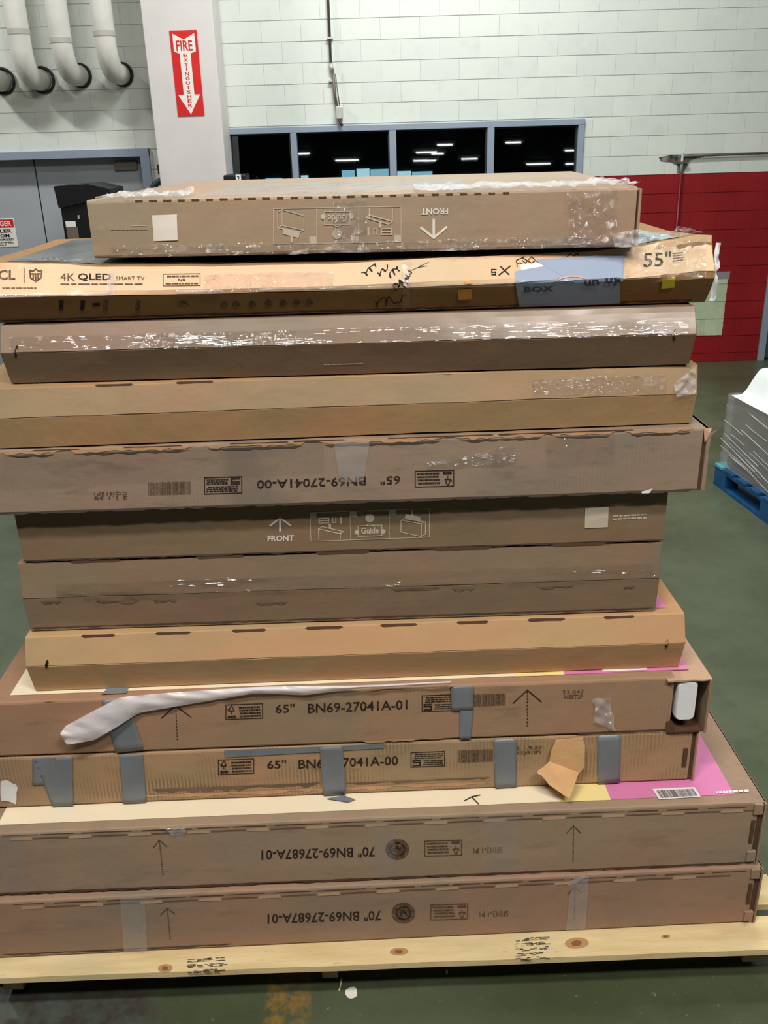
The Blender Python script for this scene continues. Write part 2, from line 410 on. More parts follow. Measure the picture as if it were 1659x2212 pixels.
def bil(q, s, t):
    tl, tr, br, bl = q
    return tuple((bl[i]*(1-s)+br[i]*s)*(1-t) + (tl[i]*(1-s)+tr[i]*s)*t for i in (0, 1))

# ------------------------------------------------------------------ cartons
class Carton:
    """front face plane from the photograph's edges; local frame: x along width, y into depth, z up"""
    def __init__(s, label, z0, bl, br, tl, tr, xl, xr, depth, mat, seam=None, ridge=0., lo=None, up=None, topline=None, crush=.0022, seed=0, group='flat television cartons stacked on the wooden pallet', xs=(100, 1400), nx=56, name='television_carton', h=None):
        s.seed = seed; s.z0 = z0; s.crush = crush; s.mat = mat; s.ridge = ridge
        L = atz(xs[0], bl, z0); R = atz(xs[1], br, z0)
        s.yaw = math.atan2(R.y-L.y, R.x-L.x)
        s.dx = Vector((math.cos(s.yaw), math.sin(s.yaw), 0)); s.dy = Vector((-s.dx.y, s.dx.x, 0)); s.O = L.copy()
        s.h = h or (s.raw(xs[0], tl)[1] + s.raw(xs[1], tr)[1])/2
        ymid = (bl+tl)/2
        u0 = s.raw(xl, (bl+tl)/2)[0]; u1 = s.raw(xr, (br+tr)/2)[0]
        s.w = u1-u0; s.O = s.O + s.dx*((u0+u1)/2); s.depth = depth
        s.sf = None
        if seam:
            v = (s.raw(xs[0], seam[0], -ridge)[1] + s.raw(xs[1], seam[1], -ridge)[1])/2; s.sf = v/s.h
        s.tl = None
        if topline: s.tl = sorted(s.raw(px, py) for px, py in topline)
        s.root = empty(name, s.O + s.dy*0, s.yaw, label=label, cat='box', group=group)
        s.build(nx, lo, up)
    def raw(s, px, py, off=0.):
        r = ray(px, py); p0 = s.O + s.dy*off; k = (p0-CAM).dot(s.dy)/r.dot(s.dy); p = CAM + r*k - s.O
        return (p.dot(s.dx), p.z)
    def T(s, u):
        h = s.h
        if s.tl:
            t = s.tl
            if u <= t[0][0]: h = t[0][1]
            elif u >= t[-1][0]: h = t[-1][1]
            else:
                for (a, b) in zip(t, t[1:]):
                    if a[0] <= u <= b[0]:
                        k = (u-a[0])/(b[0]-a[0]+1e-9); k = k*k*(3-2*k); h = a[1]*(1-k)+b[1]*k
        return h - abs(noise.noise(Vector((u*9, s.seed, 0))))*s.crush - abs(noise.noise(Vector((u*31, s.seed, 4))))*s.crush*.5
    def Bt(s, u): return abs(noise.noise(Vector((u*8, s.seed, 7))))*s.crush*.9
    def S(s, u, v):
        t = max(0, min(1, v/s.h)); r = 0
        if s.sf: r = s.ridge*(t/s.sf if t < s.sf else (1-t)/(1-s.sf))
        n = noise.noise(Vector((u*4+s.seed, v*9, s.seed)))*.0022 + noise.noise(Vector((u*17, v*22, s.seed+3)))*.0010
        return -r - n*math.sin(math.pi*t)**.5 if 0 < t < 1 else -r
    def hit(s, px, py, lift=0.):
        off = 0
        for _ in range(4):
            u, v = s.raw(px, py, off); off = s.S(u, v) - lift
        return u, v, off
    def build(s, nx, lo, up):
        V, F = [], []; rb = .006
        fz = [0, .25, .5, .75, 1] if not s.sf else [0, s.sf*.5, s.sf*.97, s.sf, s.sf*1.03, (1+s.sf)/2, 1]
        cols = []
        for i in range(nx+1):
            u = -s.w/2 + s.w*i/nx; T = s.T(u); B = s.Bt(u); col = []
            def P(y, z): col.append(len(V)); V.append((u, y, z))
            P(s.depth, 0); P(rb*1.5, B)
            for j, q in enumerate(fz):
                z = B + (T-B)*q
                if j == 0: z = B+rb*.35; 
                if j == 0: P(rb*.3, z)
                if j == 0: z = B+rb
                if j == len(fz)-1: z = T-rb
                P(s.S(u, z)*(1 if 0 < j < len(fz)-1 else .9), z)
            P(rb*.25, T-rb*.3); P(rb, T)
            P(.12, s.h*.5+T*.5); P(.30, s.h); P(s.depth, s.h)
            cols.append(col)
        n = len(cols[0])
        for a, b in zip(cols, cols[1:]):
            for j in range(n):
                k = (j+1) % n; F.append((a[j], b[j], b[k], a[k]))
        F.append(tuple(cols[0])); F.append(tuple(reversed(cols[-1])))
        nf = len(F)
        s.body = mesh('carton_body', V, F, s.mat, s.root, smooth=False)
        if s.sf:
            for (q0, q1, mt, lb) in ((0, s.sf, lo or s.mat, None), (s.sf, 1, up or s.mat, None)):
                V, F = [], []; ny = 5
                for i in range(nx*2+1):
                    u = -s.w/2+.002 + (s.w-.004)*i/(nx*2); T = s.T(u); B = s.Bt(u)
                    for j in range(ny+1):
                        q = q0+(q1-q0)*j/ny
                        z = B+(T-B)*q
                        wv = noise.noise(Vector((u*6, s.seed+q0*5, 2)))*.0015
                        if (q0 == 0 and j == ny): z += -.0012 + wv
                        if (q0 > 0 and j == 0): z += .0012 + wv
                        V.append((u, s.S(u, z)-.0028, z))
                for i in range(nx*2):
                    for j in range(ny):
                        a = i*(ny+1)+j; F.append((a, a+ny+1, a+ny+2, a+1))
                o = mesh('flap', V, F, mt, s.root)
                sd = o.modifiers.new('board', 'SOLIDIFY'); sd.thickness = .0025; sd.offset = -1
    def skin(s): return .0029 if s.sf else 0.
    def decal(s, name, shape, quad, mat, lift=.0012, label=None, **k):
        V = []
        for (a, b) in shape[0]:
            px, py = bil(quad, a, b); u, v, y = s.hit(px, py, lift+s.skin()); V.append((u, y, v))
        o = mesh(name, V, shape[1], mat, s.root, label=label, **k); return o
    def patch(s, name, quad, mat, nx=24, ny=6, lift=.002, wr=0., freq=40, thick=0, label=None, edge=0., **k):
        v, f = [], []
        for j in range(ny+1):
            for i in range(nx+1): v.append((i/nx, j/ny))
        for j in range(ny):
            for i in range(nx): a = j*(nx+1)+i; f.append((a, a+1, a+nx+2, a+nx+1))
        V = []
        for (a, b) in v:
            px, py = bil(quad, a, b)
            if edge and (b in (0., 1.) or a in (0., 1.)):
                px += noise.noise(Vector((px*.05, py*.05, 1)))*edge; py += noise.noise(Vector((px*.05, py*.05, 9)))*edge
            l = lift+s.skin()
            if wr: l += wr*(noise.noise(Vector((px*freq/1000, py*freq/1000, s.seed)))+.5)
            u, q, y = s.hit(px, py, l); V.append((u, y, min(max(q, .0012), (s.h if not s.tl else s.T(u))-.0008)))
        o = mesh(name, V, f, mat, s.root, smooth=bool(wr), label=label, **k)
        if thick:
            m_ = o.modifiers.new('t', 'SOLIDIFY'); m_.thickness = thick; m_.offset = 1
        return o
    def poly(s, name, pts, mat, lift=.002, thick=.001, label=None):
        V = []; n = len(pts)
        for (px, py) in pts:
            u, q, y = s.hit(px, py, lift+s.skin()); V.append((u, y, q))
        V += [(u, y+thick, q) for u, y, q in V]
        F = [tuple(range(n))] + [tuple(reversed(range(n, 2*n)))] + [(i, i+n, (i+1) % n+n, (i+1) % n) for i in range(n)]
        return mesh(name, V, F, mat, s.root, label=label)
    def text(s, txt, quad, mat, bold=.012, label=None): return s.decal('printed_text', textmesh(txt, bold), quad, mat, label=label)
    def slots(s, xs, width, yof, hpx, mat=None, name='slot'):
        for x in xs:
            hw = width*random.uniform(.85, 1.1)/2; q = []
            y = yof(x)
            v = [(0, .5), (.1, 0), (.5, .1), (.9, .0), (1, .4), (.95, .9), (.5, .8+random.random()*.2), (.06, 1)]
            sl = .035*hw
            s.decal(name, (v, [tuple(range(8))]), ((x-hw, y+sl), (x+hw, y-sl), (x+hw, y-sl+hpx), (x-hw, y+sl+hpx)), mat or SLOT, .0008)
    def top_quad(s, name, u0, u1, y0, y1, mat, dz=.0012, label=None):
        """flat print on the lid; u in metres from centre"""
        V, F = [], []; n = max(2, int((u1-u0)/.05))
        for i in range(n+1):
            u = u0+(u1-u0)*i/n; T = s.T(u)
            for y in (y0, .12, .30, y1):
                y = max(y, y0)
                z = T + (s.h*.5+T*.5-T)*min(1, (y-.006)/.114) if y <= .12 else (s.h*.5+T*.5)+(s.h-(s.h*.5+T*.5))*min(1, (y-.12)/.18)
                V.append((u, y, z+dz))
        for i in range(n):
            for j in range(3):
                a = i*4+j; F.append((a, a+4, a+5, a+1))
        return mesh(name, V, F, mat, s.root, label=label)
    def end_flap(s, gap=.014, thick=.005, mat=None, y=-.004, top=True):
        u = s.w/2
        zz = s.h-.004
        V, F = [], []
        MB().box((u+gap, y, .003), (u+gap+thick, s.depth*.96, zz)).build('end_flap', mat or s.mat, s.root, bevel=.0012)
        if top: MB().box((u-.002, .004, zz-.003), (u+gap+thick, s.depth*.96, zz)).build('lid_edge', mat or s.mat, s.root)
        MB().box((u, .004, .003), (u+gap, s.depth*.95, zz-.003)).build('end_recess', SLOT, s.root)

def up_q(x0, x1, y0, y1, sl=-.038):   # upright quad: top px y0, bottom y1 at x0; sl = slope of the printed line
    d = (x1-x0)*sl; return ((x0, y0), (x1, y0+d), (x1, y1+d), (x0, y1))
def dn_q(x0, x1, y0, y1, sl=-.036):   # the same area with the print upside down
    a, b, c, d = up_q(x0, x1, y0, y1, sl); return (c, d, a, b)
def dashed(n=12): return [(0.48, i/n, .52, (i+.55)/n) for i in range(n)]
def barcode(seed, n=34):
    r = random.Random(seed); x = 0; out = []
    while x < 1:
        a = r.choice((.008, .012, .022)); out.append((x, 0, min(1, x+a), 1)); x += a + r.choice((.008, .012, .018))
    return rects(out)
def microbars(rows, seed):
    r = random.Random(seed); out = []
    for i in range(rows):
        x = r.random()*.06; y = (i+.25)/rows
        while x < .94:
            a = r.uniform(.05, .16); out.append((x, y, min(x+a, 1), y+.5/rows)); x += a+.02
    return rects(out)
def frame(t=.03, ar=2.2): return rects([(0, 0, 1, t*1.6), (0, 1-t*1.6, 1, 1), (0, 0, t*1.6/ar, 1), (1-t*1.6/ar, 0, 1, 1)])
TREE = [[(.5, .0), (.5, .35)], [(.15, .35), (.85, .35)], [(.15, .35), (.35, .8), (.5, 1), (.65, .8), (.85, .35)], [(.15, .35), (0, .55)]]
def fsc_label(): return join(frame(), sub(strokes(TREE, .12), .06, .38, .26, .92), rects([(.06, .1, .28, .26)]), sub(microbars(4, 5), .36, .1, .94, .86))
def rec_label(): return join(frame(), sub(microbars(3, 9), .08, .52, .94, .9), sub(strokes([[(0, 0), (1, 0), (1, .6), (0, .6), (0, 1), (1, 1)]], .25), .08, .12, .28, .44), sub(microbars(3, 3), .36, .1, .94, .46))
def badge(n):  return n
def guide(inv_digits=('1', '2', '3')):
    """three step pictogram strip, upright, unit square with aspect ~3.8"""
    ar = 3.9; P = [frame(.012, ar), rects([(.333, 0, .337, 1), (.66, 0, .664, 1)])]
    for x, d in zip((.0, .335, .663), inv_digits):
        P.append(rects([(x, .80, x+.055, 1.0)]))
    st = []
    # step 1: tools above a table
    P.append(strokes([[(.07, .06), (.07, .42)], [(.25, .06), (.25, .3)], [(.07, .42), (.10, .50), (.28, .30), (.25, .24), (.07, .42)], [(.09, .40), (.26, .22)]], .03, ar))
    P.append(strokes([[(.075, .62), (.075, .78), (.155, .78), (.155, .62), (.075, .62)], [(.075, .70), (.155, .70)], [(.19, .78), (.19, .62), (.215, .62), (.215, .78)]], .035, ar))
    P.append(rects([(.25, .58, .265, .80), (.155, .42, .175, .54)])); P.append(disc(.165, .55, .05, ar))
    # step 2: guide bubble
    P.append(strokes([[(.40, .12), (.40, .48), (.60, .48), (.60, .12), (.40, .12)], [(.46, .48), (.50, .54), (.54, .48)]], .025, ar))
    P.append(disc(.5, .74, .15, ar)); P.append(disc(.39, .26, .08, ar)); P.append(disc(.61, .26, .08, ar))
    P.append(sub(textmesh('Guide', .03), .425, .2, .575, .42))
    # step 3: carton with the set lifted out
    P.append(strokes([[(.76, .62), (.76, .22), (.93, .04), (.93, .48), (.76, .62)], [(.76, .62), (.80, .68), (.965, .54), (.93, .48)], [(.965, .54), (.965, .12), (.93, .04)]], .025, ar))
    P.append(([(.79, .66), (.93, .54), (.92, .72), (.80, .84)], [(0, 1, 2, 3)])); P.append(rects([(.845, .78, .865, .9)])); P.append(disc(.855, .92, .04, ar))
    return join(*P)

KR = lambda n, c, **k: cardboard(n, c, **k)
GRP = 'flat television cartons stacked on the wooden pallet'
def level(b): return b.z0 + b.h + .0032
# 1 and 2: the two widest cartons at the bottom
b1 = Carton('lowest and widest brown television carton, resting directly on the wooden pallet', .1425, 2066, 2003, 1946, 1883, -45, 1622, 1.10,
            KR('kraft_pinkish', (156, 129, 107), seed=1, dirt=.5, streak=.10, stain=.9), seed=1)
b2 = Carton('wide brown television carton second from the bottom, pink and cream printed lid', level(b1), 1931, 1875, 1796, 1743, -45, 1628, 1.10,
            KR('kraft_grey', (158, 136, 113), seed=2, dirt=.5, streak=.08, stain=.9), seed=2)
b3 = Carton('soiled brown carton with four grey tape bands, third from the bottom', level(b2), 1742, 1689, 1634, 1583, -45, 1490, 1.0,
            KR('kraft_soiled', (172, 142, 108), seed=3, dirt=.9, streak=.7), seed=3)
b4 = Carton('brown carton with torn right corner, exposed white foam and torn white wrap', level(b3), 1632, 1581, 1513, 1467, -22, 1451, 1.0,
            KR('kraft_scuffed', (161, 132, 104), seed=4, dirt=.6, streak=.12), seed=4)
TAN = (186, 151, 110)
b5 = Carton('clean tan carton with eight dark slots along its top edge, above the torn carton', level(b4), 1490, 1441, 1376, 1328, 65, 1472, .95,
            KR('kraft_tan', TAN, seed=5, dirt=.15, streak=0), seam=(1436, 1392), ridge=.026, up=KR('kraft_tan_flap', TAN, seed=5.5, dirt=.15, streak=0), seed=5, crush=.0015)
b6 = Carton('dull brown carton under glossy stretch film, just above the tan slotted carton', level(b5), 1360, 1318, 1216, 1172, 52, 1422, .9,
            KR('kraft_filmed', (133, 114, 92), seed=6, dirt=.5, streak=0, wrap=.25), seam=(1291, 1249), ridge=.010, up=KR('kraft_filmed_flap', (134, 116, 94), seed=6.5, dirt=.35, streak=0, wrap=.3), seed=6, crush=.0015)
b7 = Carton('smooth brown carton with white FRONT arrow and guide drawings, middle of the stack', level(b6), 1214, 1171, 1098, 1056, 40, 1438, .9,
            KR('kraft_smooth', (127, 107, 83), seed=7, dirt=.12, streak=0), seed=7, crush=.001)
b8 = Carton('dirty scuffed carton with upside-down lettering, jutting out above the FRONT carton', level(b7), 1110, 1066, 972, 926, -145, 1512, 1.0,
            KR('kraft_dirty_film', (148, 129, 111), seed=8, dirt=.85, streak=.1, wrap=.2, stain=1), seed=8, crush=.004)
b9 = Carton('pale tan two-flap carton between the dirty carton and the glossy brown one', level(b8), 964, 916, 834, 794, -70, 1500, .95,
            KR('kraft_honey', (169, 138, 98), seed=9, dirt=.25, streak=0), seam=(899, 855), ridge=.014, up=KR('kraft_honey_flap', (162, 138, 107), seed=9.5, dirt=.3, streak=0, wrap=.15), seed=9, crush=.002)
b10 = Carton('brown two-flap carton with shiny clear tape, third from the top', level(b9), 825, 789, 700, 663, 12, 1495, .95,
             KR('kraft_brown', (117, 96, 75), seed=10, dirt=.12, streak=0), seam=(757.5, 726), ridge=.027, up=KR('kraft_brown_flap', (138, 120, 102), seed=10.5, dirt=.2, streak=0, wrap=.35), seed=10, crush=.0015)
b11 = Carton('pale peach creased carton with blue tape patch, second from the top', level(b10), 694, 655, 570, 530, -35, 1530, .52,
             KR('kraft_peach_shade', (150, 114, 72), seed=11, dirt=.15, streak=0), seam=(637, 602), ridge=.044, up=KR('kraft_peach_lit', (222, 188, 150), seed=11.5, dirt=.05, streak=0, wrap=.25), seed=11, crush=.002,  # crease shading put into the colour: upper flap lightened, lower darkened
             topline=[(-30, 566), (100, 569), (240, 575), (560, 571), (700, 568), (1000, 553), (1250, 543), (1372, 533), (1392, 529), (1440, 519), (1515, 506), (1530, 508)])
b12 = Carton('narrow top carton with upside-down FRONT arrow and crumpled film, topmost of the stack', level(b11), 557, 535, 431, 404, 195, 1372, .86,
             KR('kraft_top', (162, 140, 116), seed=12, dirt=.2, streak=0, wrap=.15), xs=(300, 1300), seed=12, crush=.003)

# lids with printed art
for b, rr, cuts in ((b2, 1640, (1330, 1355)), (b4, 1520, (1226, 1252))):
    cy = [b.raw(c_, 1700 if b is b2 else 1460)[0] for c_ in cuts]
    e = b.w/2-.05
    b.top_quad('printed_panel', -e, cy[0], .03, b.depth-.05, CREAM, label='cream printed field of the lid')
    b.top_quad('printed_panel', cy[0]-.12, cy[0], .028, .20, YEL, dz=.0018, label='pale yellow printed field of the lid')
    b.top_quad('printed_panel', cy[0], (e if b is b2 else b.raw(1500, 1440)[0]), .03, b.depth-.05, PINK, label='pink printed field of the lid')
b5.top_quad('printed_panel', b5.w*.2, b5.w/2-.034, .03, b5.depth-.05, PINK, label='pink printed field of the lid')
b4.top_quad('printed_strip', *[b4.raw(x, 1445)[0] for x in (1312, 1410)], .034, .05, WHITE, dz=.0022)
b11.top_quad('printed_panel', -b11.w/2+.05, b11.w/2-.1, .02, b11.depth-.03, plain('grey_picture_print', rgb(96, 102, 110), .18, 0, .5, .3, 14), label='glossy dark picture on the lid')
b11.top_quad('printed_panel', b11.w/2-.24, b11.w/2-.06, .02, b11.depth-.05, plain('pale_blue_print', rgb(150, 166, 168), .3, 0, .1, 0), dz=.002, label='pale blue field of the lid')
for b, g in ((b1, .014), (b2, .014), (b3, .010), (b8, .008), (b12, .004)): b.end_flap(gap=g, thick=.005 if b is not b8 else .009)
# small closing tabs bridging the right-hand gaps
for b in (b1, b2):
    for (za, zb) in ((.82, .98), (.06, .22)):
        MB().box((b.w/2-.012, -.006, b.h*za), (b.w/2+.010, .004, b.h*zb)).build('tab', b.mat, b.root, bevel=.001)
    MB().box((b.w/2-.012, -.0035, b.h*.36), (b.w/2-.004, .002, b.h*.72)).build('slot', SLOT, b.root)
MB().box((b3.w/2-.018, -.0035, b3.h*.3), (b3.w/2-.008, .002, b3.h*.66)).build('slot', SLOT, b3.root)

# tear-strip edges of the bottom cartons: light folded tabs with dark gaps
LITE = plain('lightened_kraft', rgb(190, 156, 130), .75, 0, .08, .2)  # lightened kraft: the light caught by the tab folds is in the colour
for b, y_at, sh in ((b2, lambda x: 1801-.039*x, 0), (b1, lambda x: 1951-.046*x, 25)):
    sl = -.039 if b is b2 else -.046
    x = 4+sh
    while x < 1600:
        x2 = min(x+random.uniform(60, 110), 1612)
        b.decal('gap', ([(0, 0), (.5, .2), (1, 0), (1, .8), (.4, 1), (0, .7)], [(0, 1, 2, 3, 4, 5)]), up_q(x, x2, y_at(x)+4, y_at(x)+4+random.uniform(1.5, 3), sl), SLOT, .0008)
        x = x2 + random.uniform(4, 22)
    x = 20+sh
    while x < 1560:
        b.decal('slot', ([(0, 0), (1, 0), (.97, .8), (.5, 1), (.04, .7)], [(0, 1, 2, 3, 4)]), up_q(x+50, x+128, y_at(x+50)+11, y_at(x+50)+14.5, sl), plain('slot_brown', rgb(112, 84, 62), .9) if x < 25+sh else bpy.data.materials['slot_brown'], .0008)
        b.decal('tab', ([(0, 0), (1, 0), (.96, 1), (.05, .9)], [(0, 1, 2, 3)]), up_q(x, x+50, y_at(x)+9, y_at(x)+16, sl), LITE, .0014)
        x += 128
def ragged_strip(b, name, x0, x1, yf, h, mat, seed, lift=.0010, sl=0):
    rn = random.Random(seed); n = max(6, int((x1-x0)/14)); T_ = []; B_ = []
    for i in range(n+1):
        x = x0+(x1-x0)*i/n; w_ = h*(.25+.75*rn.random()) if 0 < i < n else 0
        T_.append((x, yf(x)+rn.uniform(-.6, .6))); B_.append((x+rn.uniform(-3, 3), yf(x)+w_))
    V = []; F = []
    for k, (p, q) in enumerate(zip(T_, B_)):
        for (px, py) in (p, q): u, v, y = b.hit(px, py, lift+b.skin()); V.append((u, y, min(max(v, .0005), b.T(u)-.0005)))
    for k in range(n): F.append((2*k, 2*k+1, 2*k+3, 2*k+2))
    return mesh(name, V, F, mat, b.root)
SOFT = plain('soft_scuff', rgb(122, 100, 76), .9, 0, .3, 0); EDGEDK = plain('edge_dark', rgb(84, 72, 60), .9, 0, .3, 0); BARE = plain('bare_board', rgb(196, 152, 112), .85, 0, .15, .4, 80)  # includes the dark brown of the ragged strips along carton edges
ragged_strip(b2, 'bottom_shadow_strip', -30, 1615, lambda x: 1929-.041*x, 8, SLOT, 1)  # dark strip painted for the shadow band between the two lowest cartons
ragged_strip(b1, 'torn_edge', 0, 500, lambda x: 2062-.046*x, 4, EDGEDK, 2); ragged_strip(b3, 'torn_edge', 310, 1060, lambda x: 1731-.041*x, 9, BARE, 3)
ragged_strip(b3, 'scuff', 330, 690, lambda x: 1719-.041*x, 12, SOFT, 4); ragged_strip(b3, 'scuff', 745, 1060, lambda x: 1722-.041*x, 6, SOFT, 41)
ragged_strip(b4, 'torn_edge', 780, 960, lambda x: 1601-.044*(x-780), 7, BARE, 5); ragged_strip(b4, 'torn_edge', 1240, 1440, lambda x: 1583-.03*(x-1240), 6, EDGEDK, 6)
for (a, c_, g) in ((1090, 1195, 1469), (1225, 1295, 1465), (1325, 1432, 1459), (940, 1060, 1478), (60, 150, 1513), (700, 780, 1482)): ragged_strip(b4, 'slot', a, c_, lambda x, a=a, g=g: g-.04*(x-a), 7, SLOT, a)
for (a, c_) in ((0, 130), (150, 420), (440, 660), (690, 960), (980, 1180), (1190, 1330), (1350, 1500)):
    ragged_strip(b8, 'torn_edge', a, c_, lambda x: 971-.0345*(x-100)+3, 9, BARE, a+1); ragged_strip(b8, 'torn_edge', a+10, c_-10, lambda x: 971-.0345*(x-100)+11, 6, EDGEDK, a+2)
ragged_strip(b8, 'bottom_dark_strip', -100, 1500, lambda x: 1107-.0335*(x-100)-3, 9, EDGEDK, 8)
ragged_strip(b9, 'torn_edge', 560, 1080, lambda x: 833-.031*(x-100)-1, 4, EDGEDK, 10); ragged_strip(b7, 'torn_edge', 60, 1420, lambda x: 1213-.033*(x-100)-3, 3, EDGEDK, 11)
ragged_strip(b6, 'bottom_dark_strip', 66, 1410, lambda x: 1357-.0325*(x-100)-2, 4, EDGEDK, 12)
for (a, c_, y_) in ((90, 130, 1300), (205, 300, 1299), (330, 385, 1296), (555, 620, 1303), (845, 950, 1273), (975, 1025, 1272), (1160, 1240, 1268), (1345, 1370, 1268)): ragged_strip(b6, 'scuff', a, c_, lambda x, a=a, y_=y_: y_-.033*(x-a), 8, SOFT, a)
ragged_strip(b11, 'bottom_dark_strip', 0, 1500, lambda x: 692-.030*(x-100)-3, 5, EDGEDK, 14)
# ---- prints, carton 1 and 2
def mark70(b, dx, dy, sl):
    b.text('70" BN69-27687A-01', dn_q(565+dx, 810+dx, 1836+dy, 1858+dy, sl), INK)
    b.decal('printed_seal', disc(.5, .5, .5), up_q(833+dx, 884+dx, 1812+dy, 1857+dy, 0), INKF, label='round dark printed seal')
    b.decal('printed_seal_ring', join(disc(.5, .5, .33, 1, 20, .27), strokes([[(.38, .4), (.5, .62), (.62, .4)], [(.36, .55), (.62, .52)]], .05)), up_q(833+dx, 884+dx, 1812+dy, 1857+dy, 0), INK, .0018)
    b.decal('printed_label', fsc_label(), dn_q(917+dx, 998+dx, 1816+dy, 1850+dy, sl), INKF)
    b.text('SF092-1 P1', dn_q(1023+dx, 1085+dx, 1831+dy, 1843+dy, sl), INKF, 0)
mark70(b2, 0, 0, -.030); 
mark70(b1, 13, 138, -.030)
ARW = join(rects([(.46, i/14, .54, (i+.6)/14) for i in range(14)]), strokes([[(.5, .98), (.05, .78)], [(.5, .98), (.95, .78)]], .025, .4))
b2.decal('printed_arrow', ARW, ((328, 1814), (360, 1812), (368, 1889), (336, 1891)), INKF)
b2.decal('printed_arrow', ARW, ((1222, 1783), (1256, 1782), (1254, 1860), (1222, 1861)), INKF)
b1.decal('printed_arrow', ARW, ((344, 1961), (378, 1959), (384, 2028), (352, 2031)), INKF)
b1.decal('printed_arrow', ARW, ((1226, 1915), (1258, 1913), (1256, 1985), (1226, 1987)), INKF)
b1.patch('tape_strip', ((259, 1937), (312, 1934), (318, 2056), (268, 2060)), GREYF, 4, 10, wr=.002)
b1.patch('tape_strip', ((1236, 1896), (1272, 1893), (1264, 2008), (1222, 2011)), GREYF, 4, 10, wr=.003)
b2.patch('clear_tape', ((340, 1772), (395, 1768), (402, 1800), (372, 1806)), FILMM, 12, 8, wr=.008, freq=90)
b2.patch('tape_strip', ((800, 1776), (852, 1773), (858, 1892), (812, 1896)), film('faint_tape', .03, rough=.3, wr=6, strength=.2, milk=.06), 4, 8)
b2.patch('tape_strip', ((1048, 1762), (1118, 1759), (1112, 1878), (1056, 1882)), bpy.data.materials['faint_tape'], 4, 8)
b2.patch('tape_strip', ((0, 1800), (48, 1798), (58, 1925), (10, 1928)), bpy.data.materials['faint_tape'], 4, 8)
b1.patch('torn_film', ((1222, 1907), (1268, 1888), (1262, 1897), (1230, 1915)), FILMM, 10, 4, wr=.004)
# ---- carton 2 lid: barcode sticker and white line of print
def on_top(b, name, shape, quad, mat, dz=.003, thick=0, label=None):
    V = []
    for (a, c_) in shape[0]:
        px, py = bil(quad, a, c_); p = atz(px, py, b.z0+b.h+dz) - b.O; V.append((p.dot(b.dx), p.dot(b.dy), b.h+dz))
    return mesh(name, V, shape[1], mat, b.root, label=label)
st = ((1409, 1704), (1500, 1700), (1514, 1721), (1424, 1727))
on_top(b2, 'barcode_sticker', rects([(0, 0, 1, 1)]), st, WHITE, .0030); on_top(b2, 'barcode', sub(barcode(3), .06, .12, .94, .84), st, INK, .0036)
on_top(b2, 'printed_text', microbars(1, 4), ((1545, 1707), (1620, 1702), (1622, 1712), (1547, 1717)), WHITE, .003)
on_top(b2, 'marker_line', strokes([[(0, .35), (.45, .75), (1, .95)], [(.45, .75), (.9, .0)]], .10, 1.6), ((1004, 1716), (1037, 1716), (1037, 1736), (1004, 1736)), INKM, .003, label='black marker squiggle')
# ---- carton 3
b3.text('65"', up_q(577, 618, 1643, 1661, -.03), INK); b3.text('BN69-27041A-00', up_q(645, 860, 1641, 1661, -.038), INK)
b3.decal('printed_label', fsc_label(), up_q(471, 549, 1641, 1674), INK); b3.decal('printed_label', rec_label(), up_q(887, 961, 1625, 1658), INK)
b3.decal('barcode', barcode(11), up_q(989, 1065, 1621, 1648), INKF); b3.text('2 1.9.87', up_q(1115, 1172, 1613, 1620), INKF); b3.text('CQIS12P1', up_q(1118, 1168, 1623, 1631), INKF)
DT = dict(nx=6, ny=8, wr=.0015, freq=30, thick=.0006)
b3.patch('tape_band', ((70, 1631), (156, 1627), (158, 1742), (114, 1744)), DUCT, **DT); b3.patch('tape_band', ((70, 1632), (120, 1629), (121, 1694), (70, 1696)), DUCT, **DT)
b3.patch('tape_band', ((257, 1622), (308, 1620), (316, 1735), (266, 1739)), DUCT, **DT)
b3.patch('tape_band', ((484, 1617), (832, 1602), (828, 1616), (486, 1636)), DUCT, nx=24, ny=2, thick=.0006)
b3.patch('tape_band', ((690, 1608), (740, 1606), (746, 1716), (699, 1720)), DUCT, lift=.003, **DT)
b3.patch('tape_band', ((1066, 1592), (1115, 1590), (1116, 1700), (1070, 1703)), DUCT, **DT)
b3.patch('tape_band', ((1291, 1589), (1341, 1587), (1339, 1690), (1292, 1694)), DUCT, **DT)
b3.patch('torn_label', ((2, 1687), (38, 1690), (36, 1736), (0, 1732)), WHITE, 8, 4, edge=8, label='scuffed white label remnant')
on_top(b2, 'tape_tail', ([(0, .6), (.6, 1), (1, .35), (.75, 0)], [(0, 1, 2, 3)]), ((704, 1719), (768, 1717), (768, 1732), (704, 1734)), plain('tape_tail_grey', rgb(140, 146, 160), .25, .3), .006)
# torn cardboard tongue: upper half lies on the carton, lower half folds out on to the lid below
def tongue():
    A = [(1200, 1598), (1258, 1593), (1263, 1610), (1262, 1656), (1250, 1669), (1186, 1645), (1190, 1622)]
    up = [b3.hit(px, py, .006+.010*(py-1592)/80) for px, py in A]
    V = [Vector((u, y, v)) for u, v, y in up]
    B = [(1250, 1669), (1229, 1726), (1186, 1696), (1170, 1676), (1160, 1671), (1162, 1664), (1172, 1658), (1186, 1645)]
    W = []
    for px, py in B:
        k = max(0, (py-1650)/76); u, v, y = b3.hit(px, py, .016 + .062*k); W.append(Vector((u, y, max(v, .006+.001*len(W)))))
    allv = V+W; n = len(allv); F = [tuple(range(len(V))), tuple(range(len(V), n))]
    o = mesh('torn_flap', allv, F, TORN, b3.root, label='torn tongue of bare kraft board hanging down')
    s_ = o.modifiers.new('t', 'SOLIDIFY'); s_.thickness = .003
tongue()
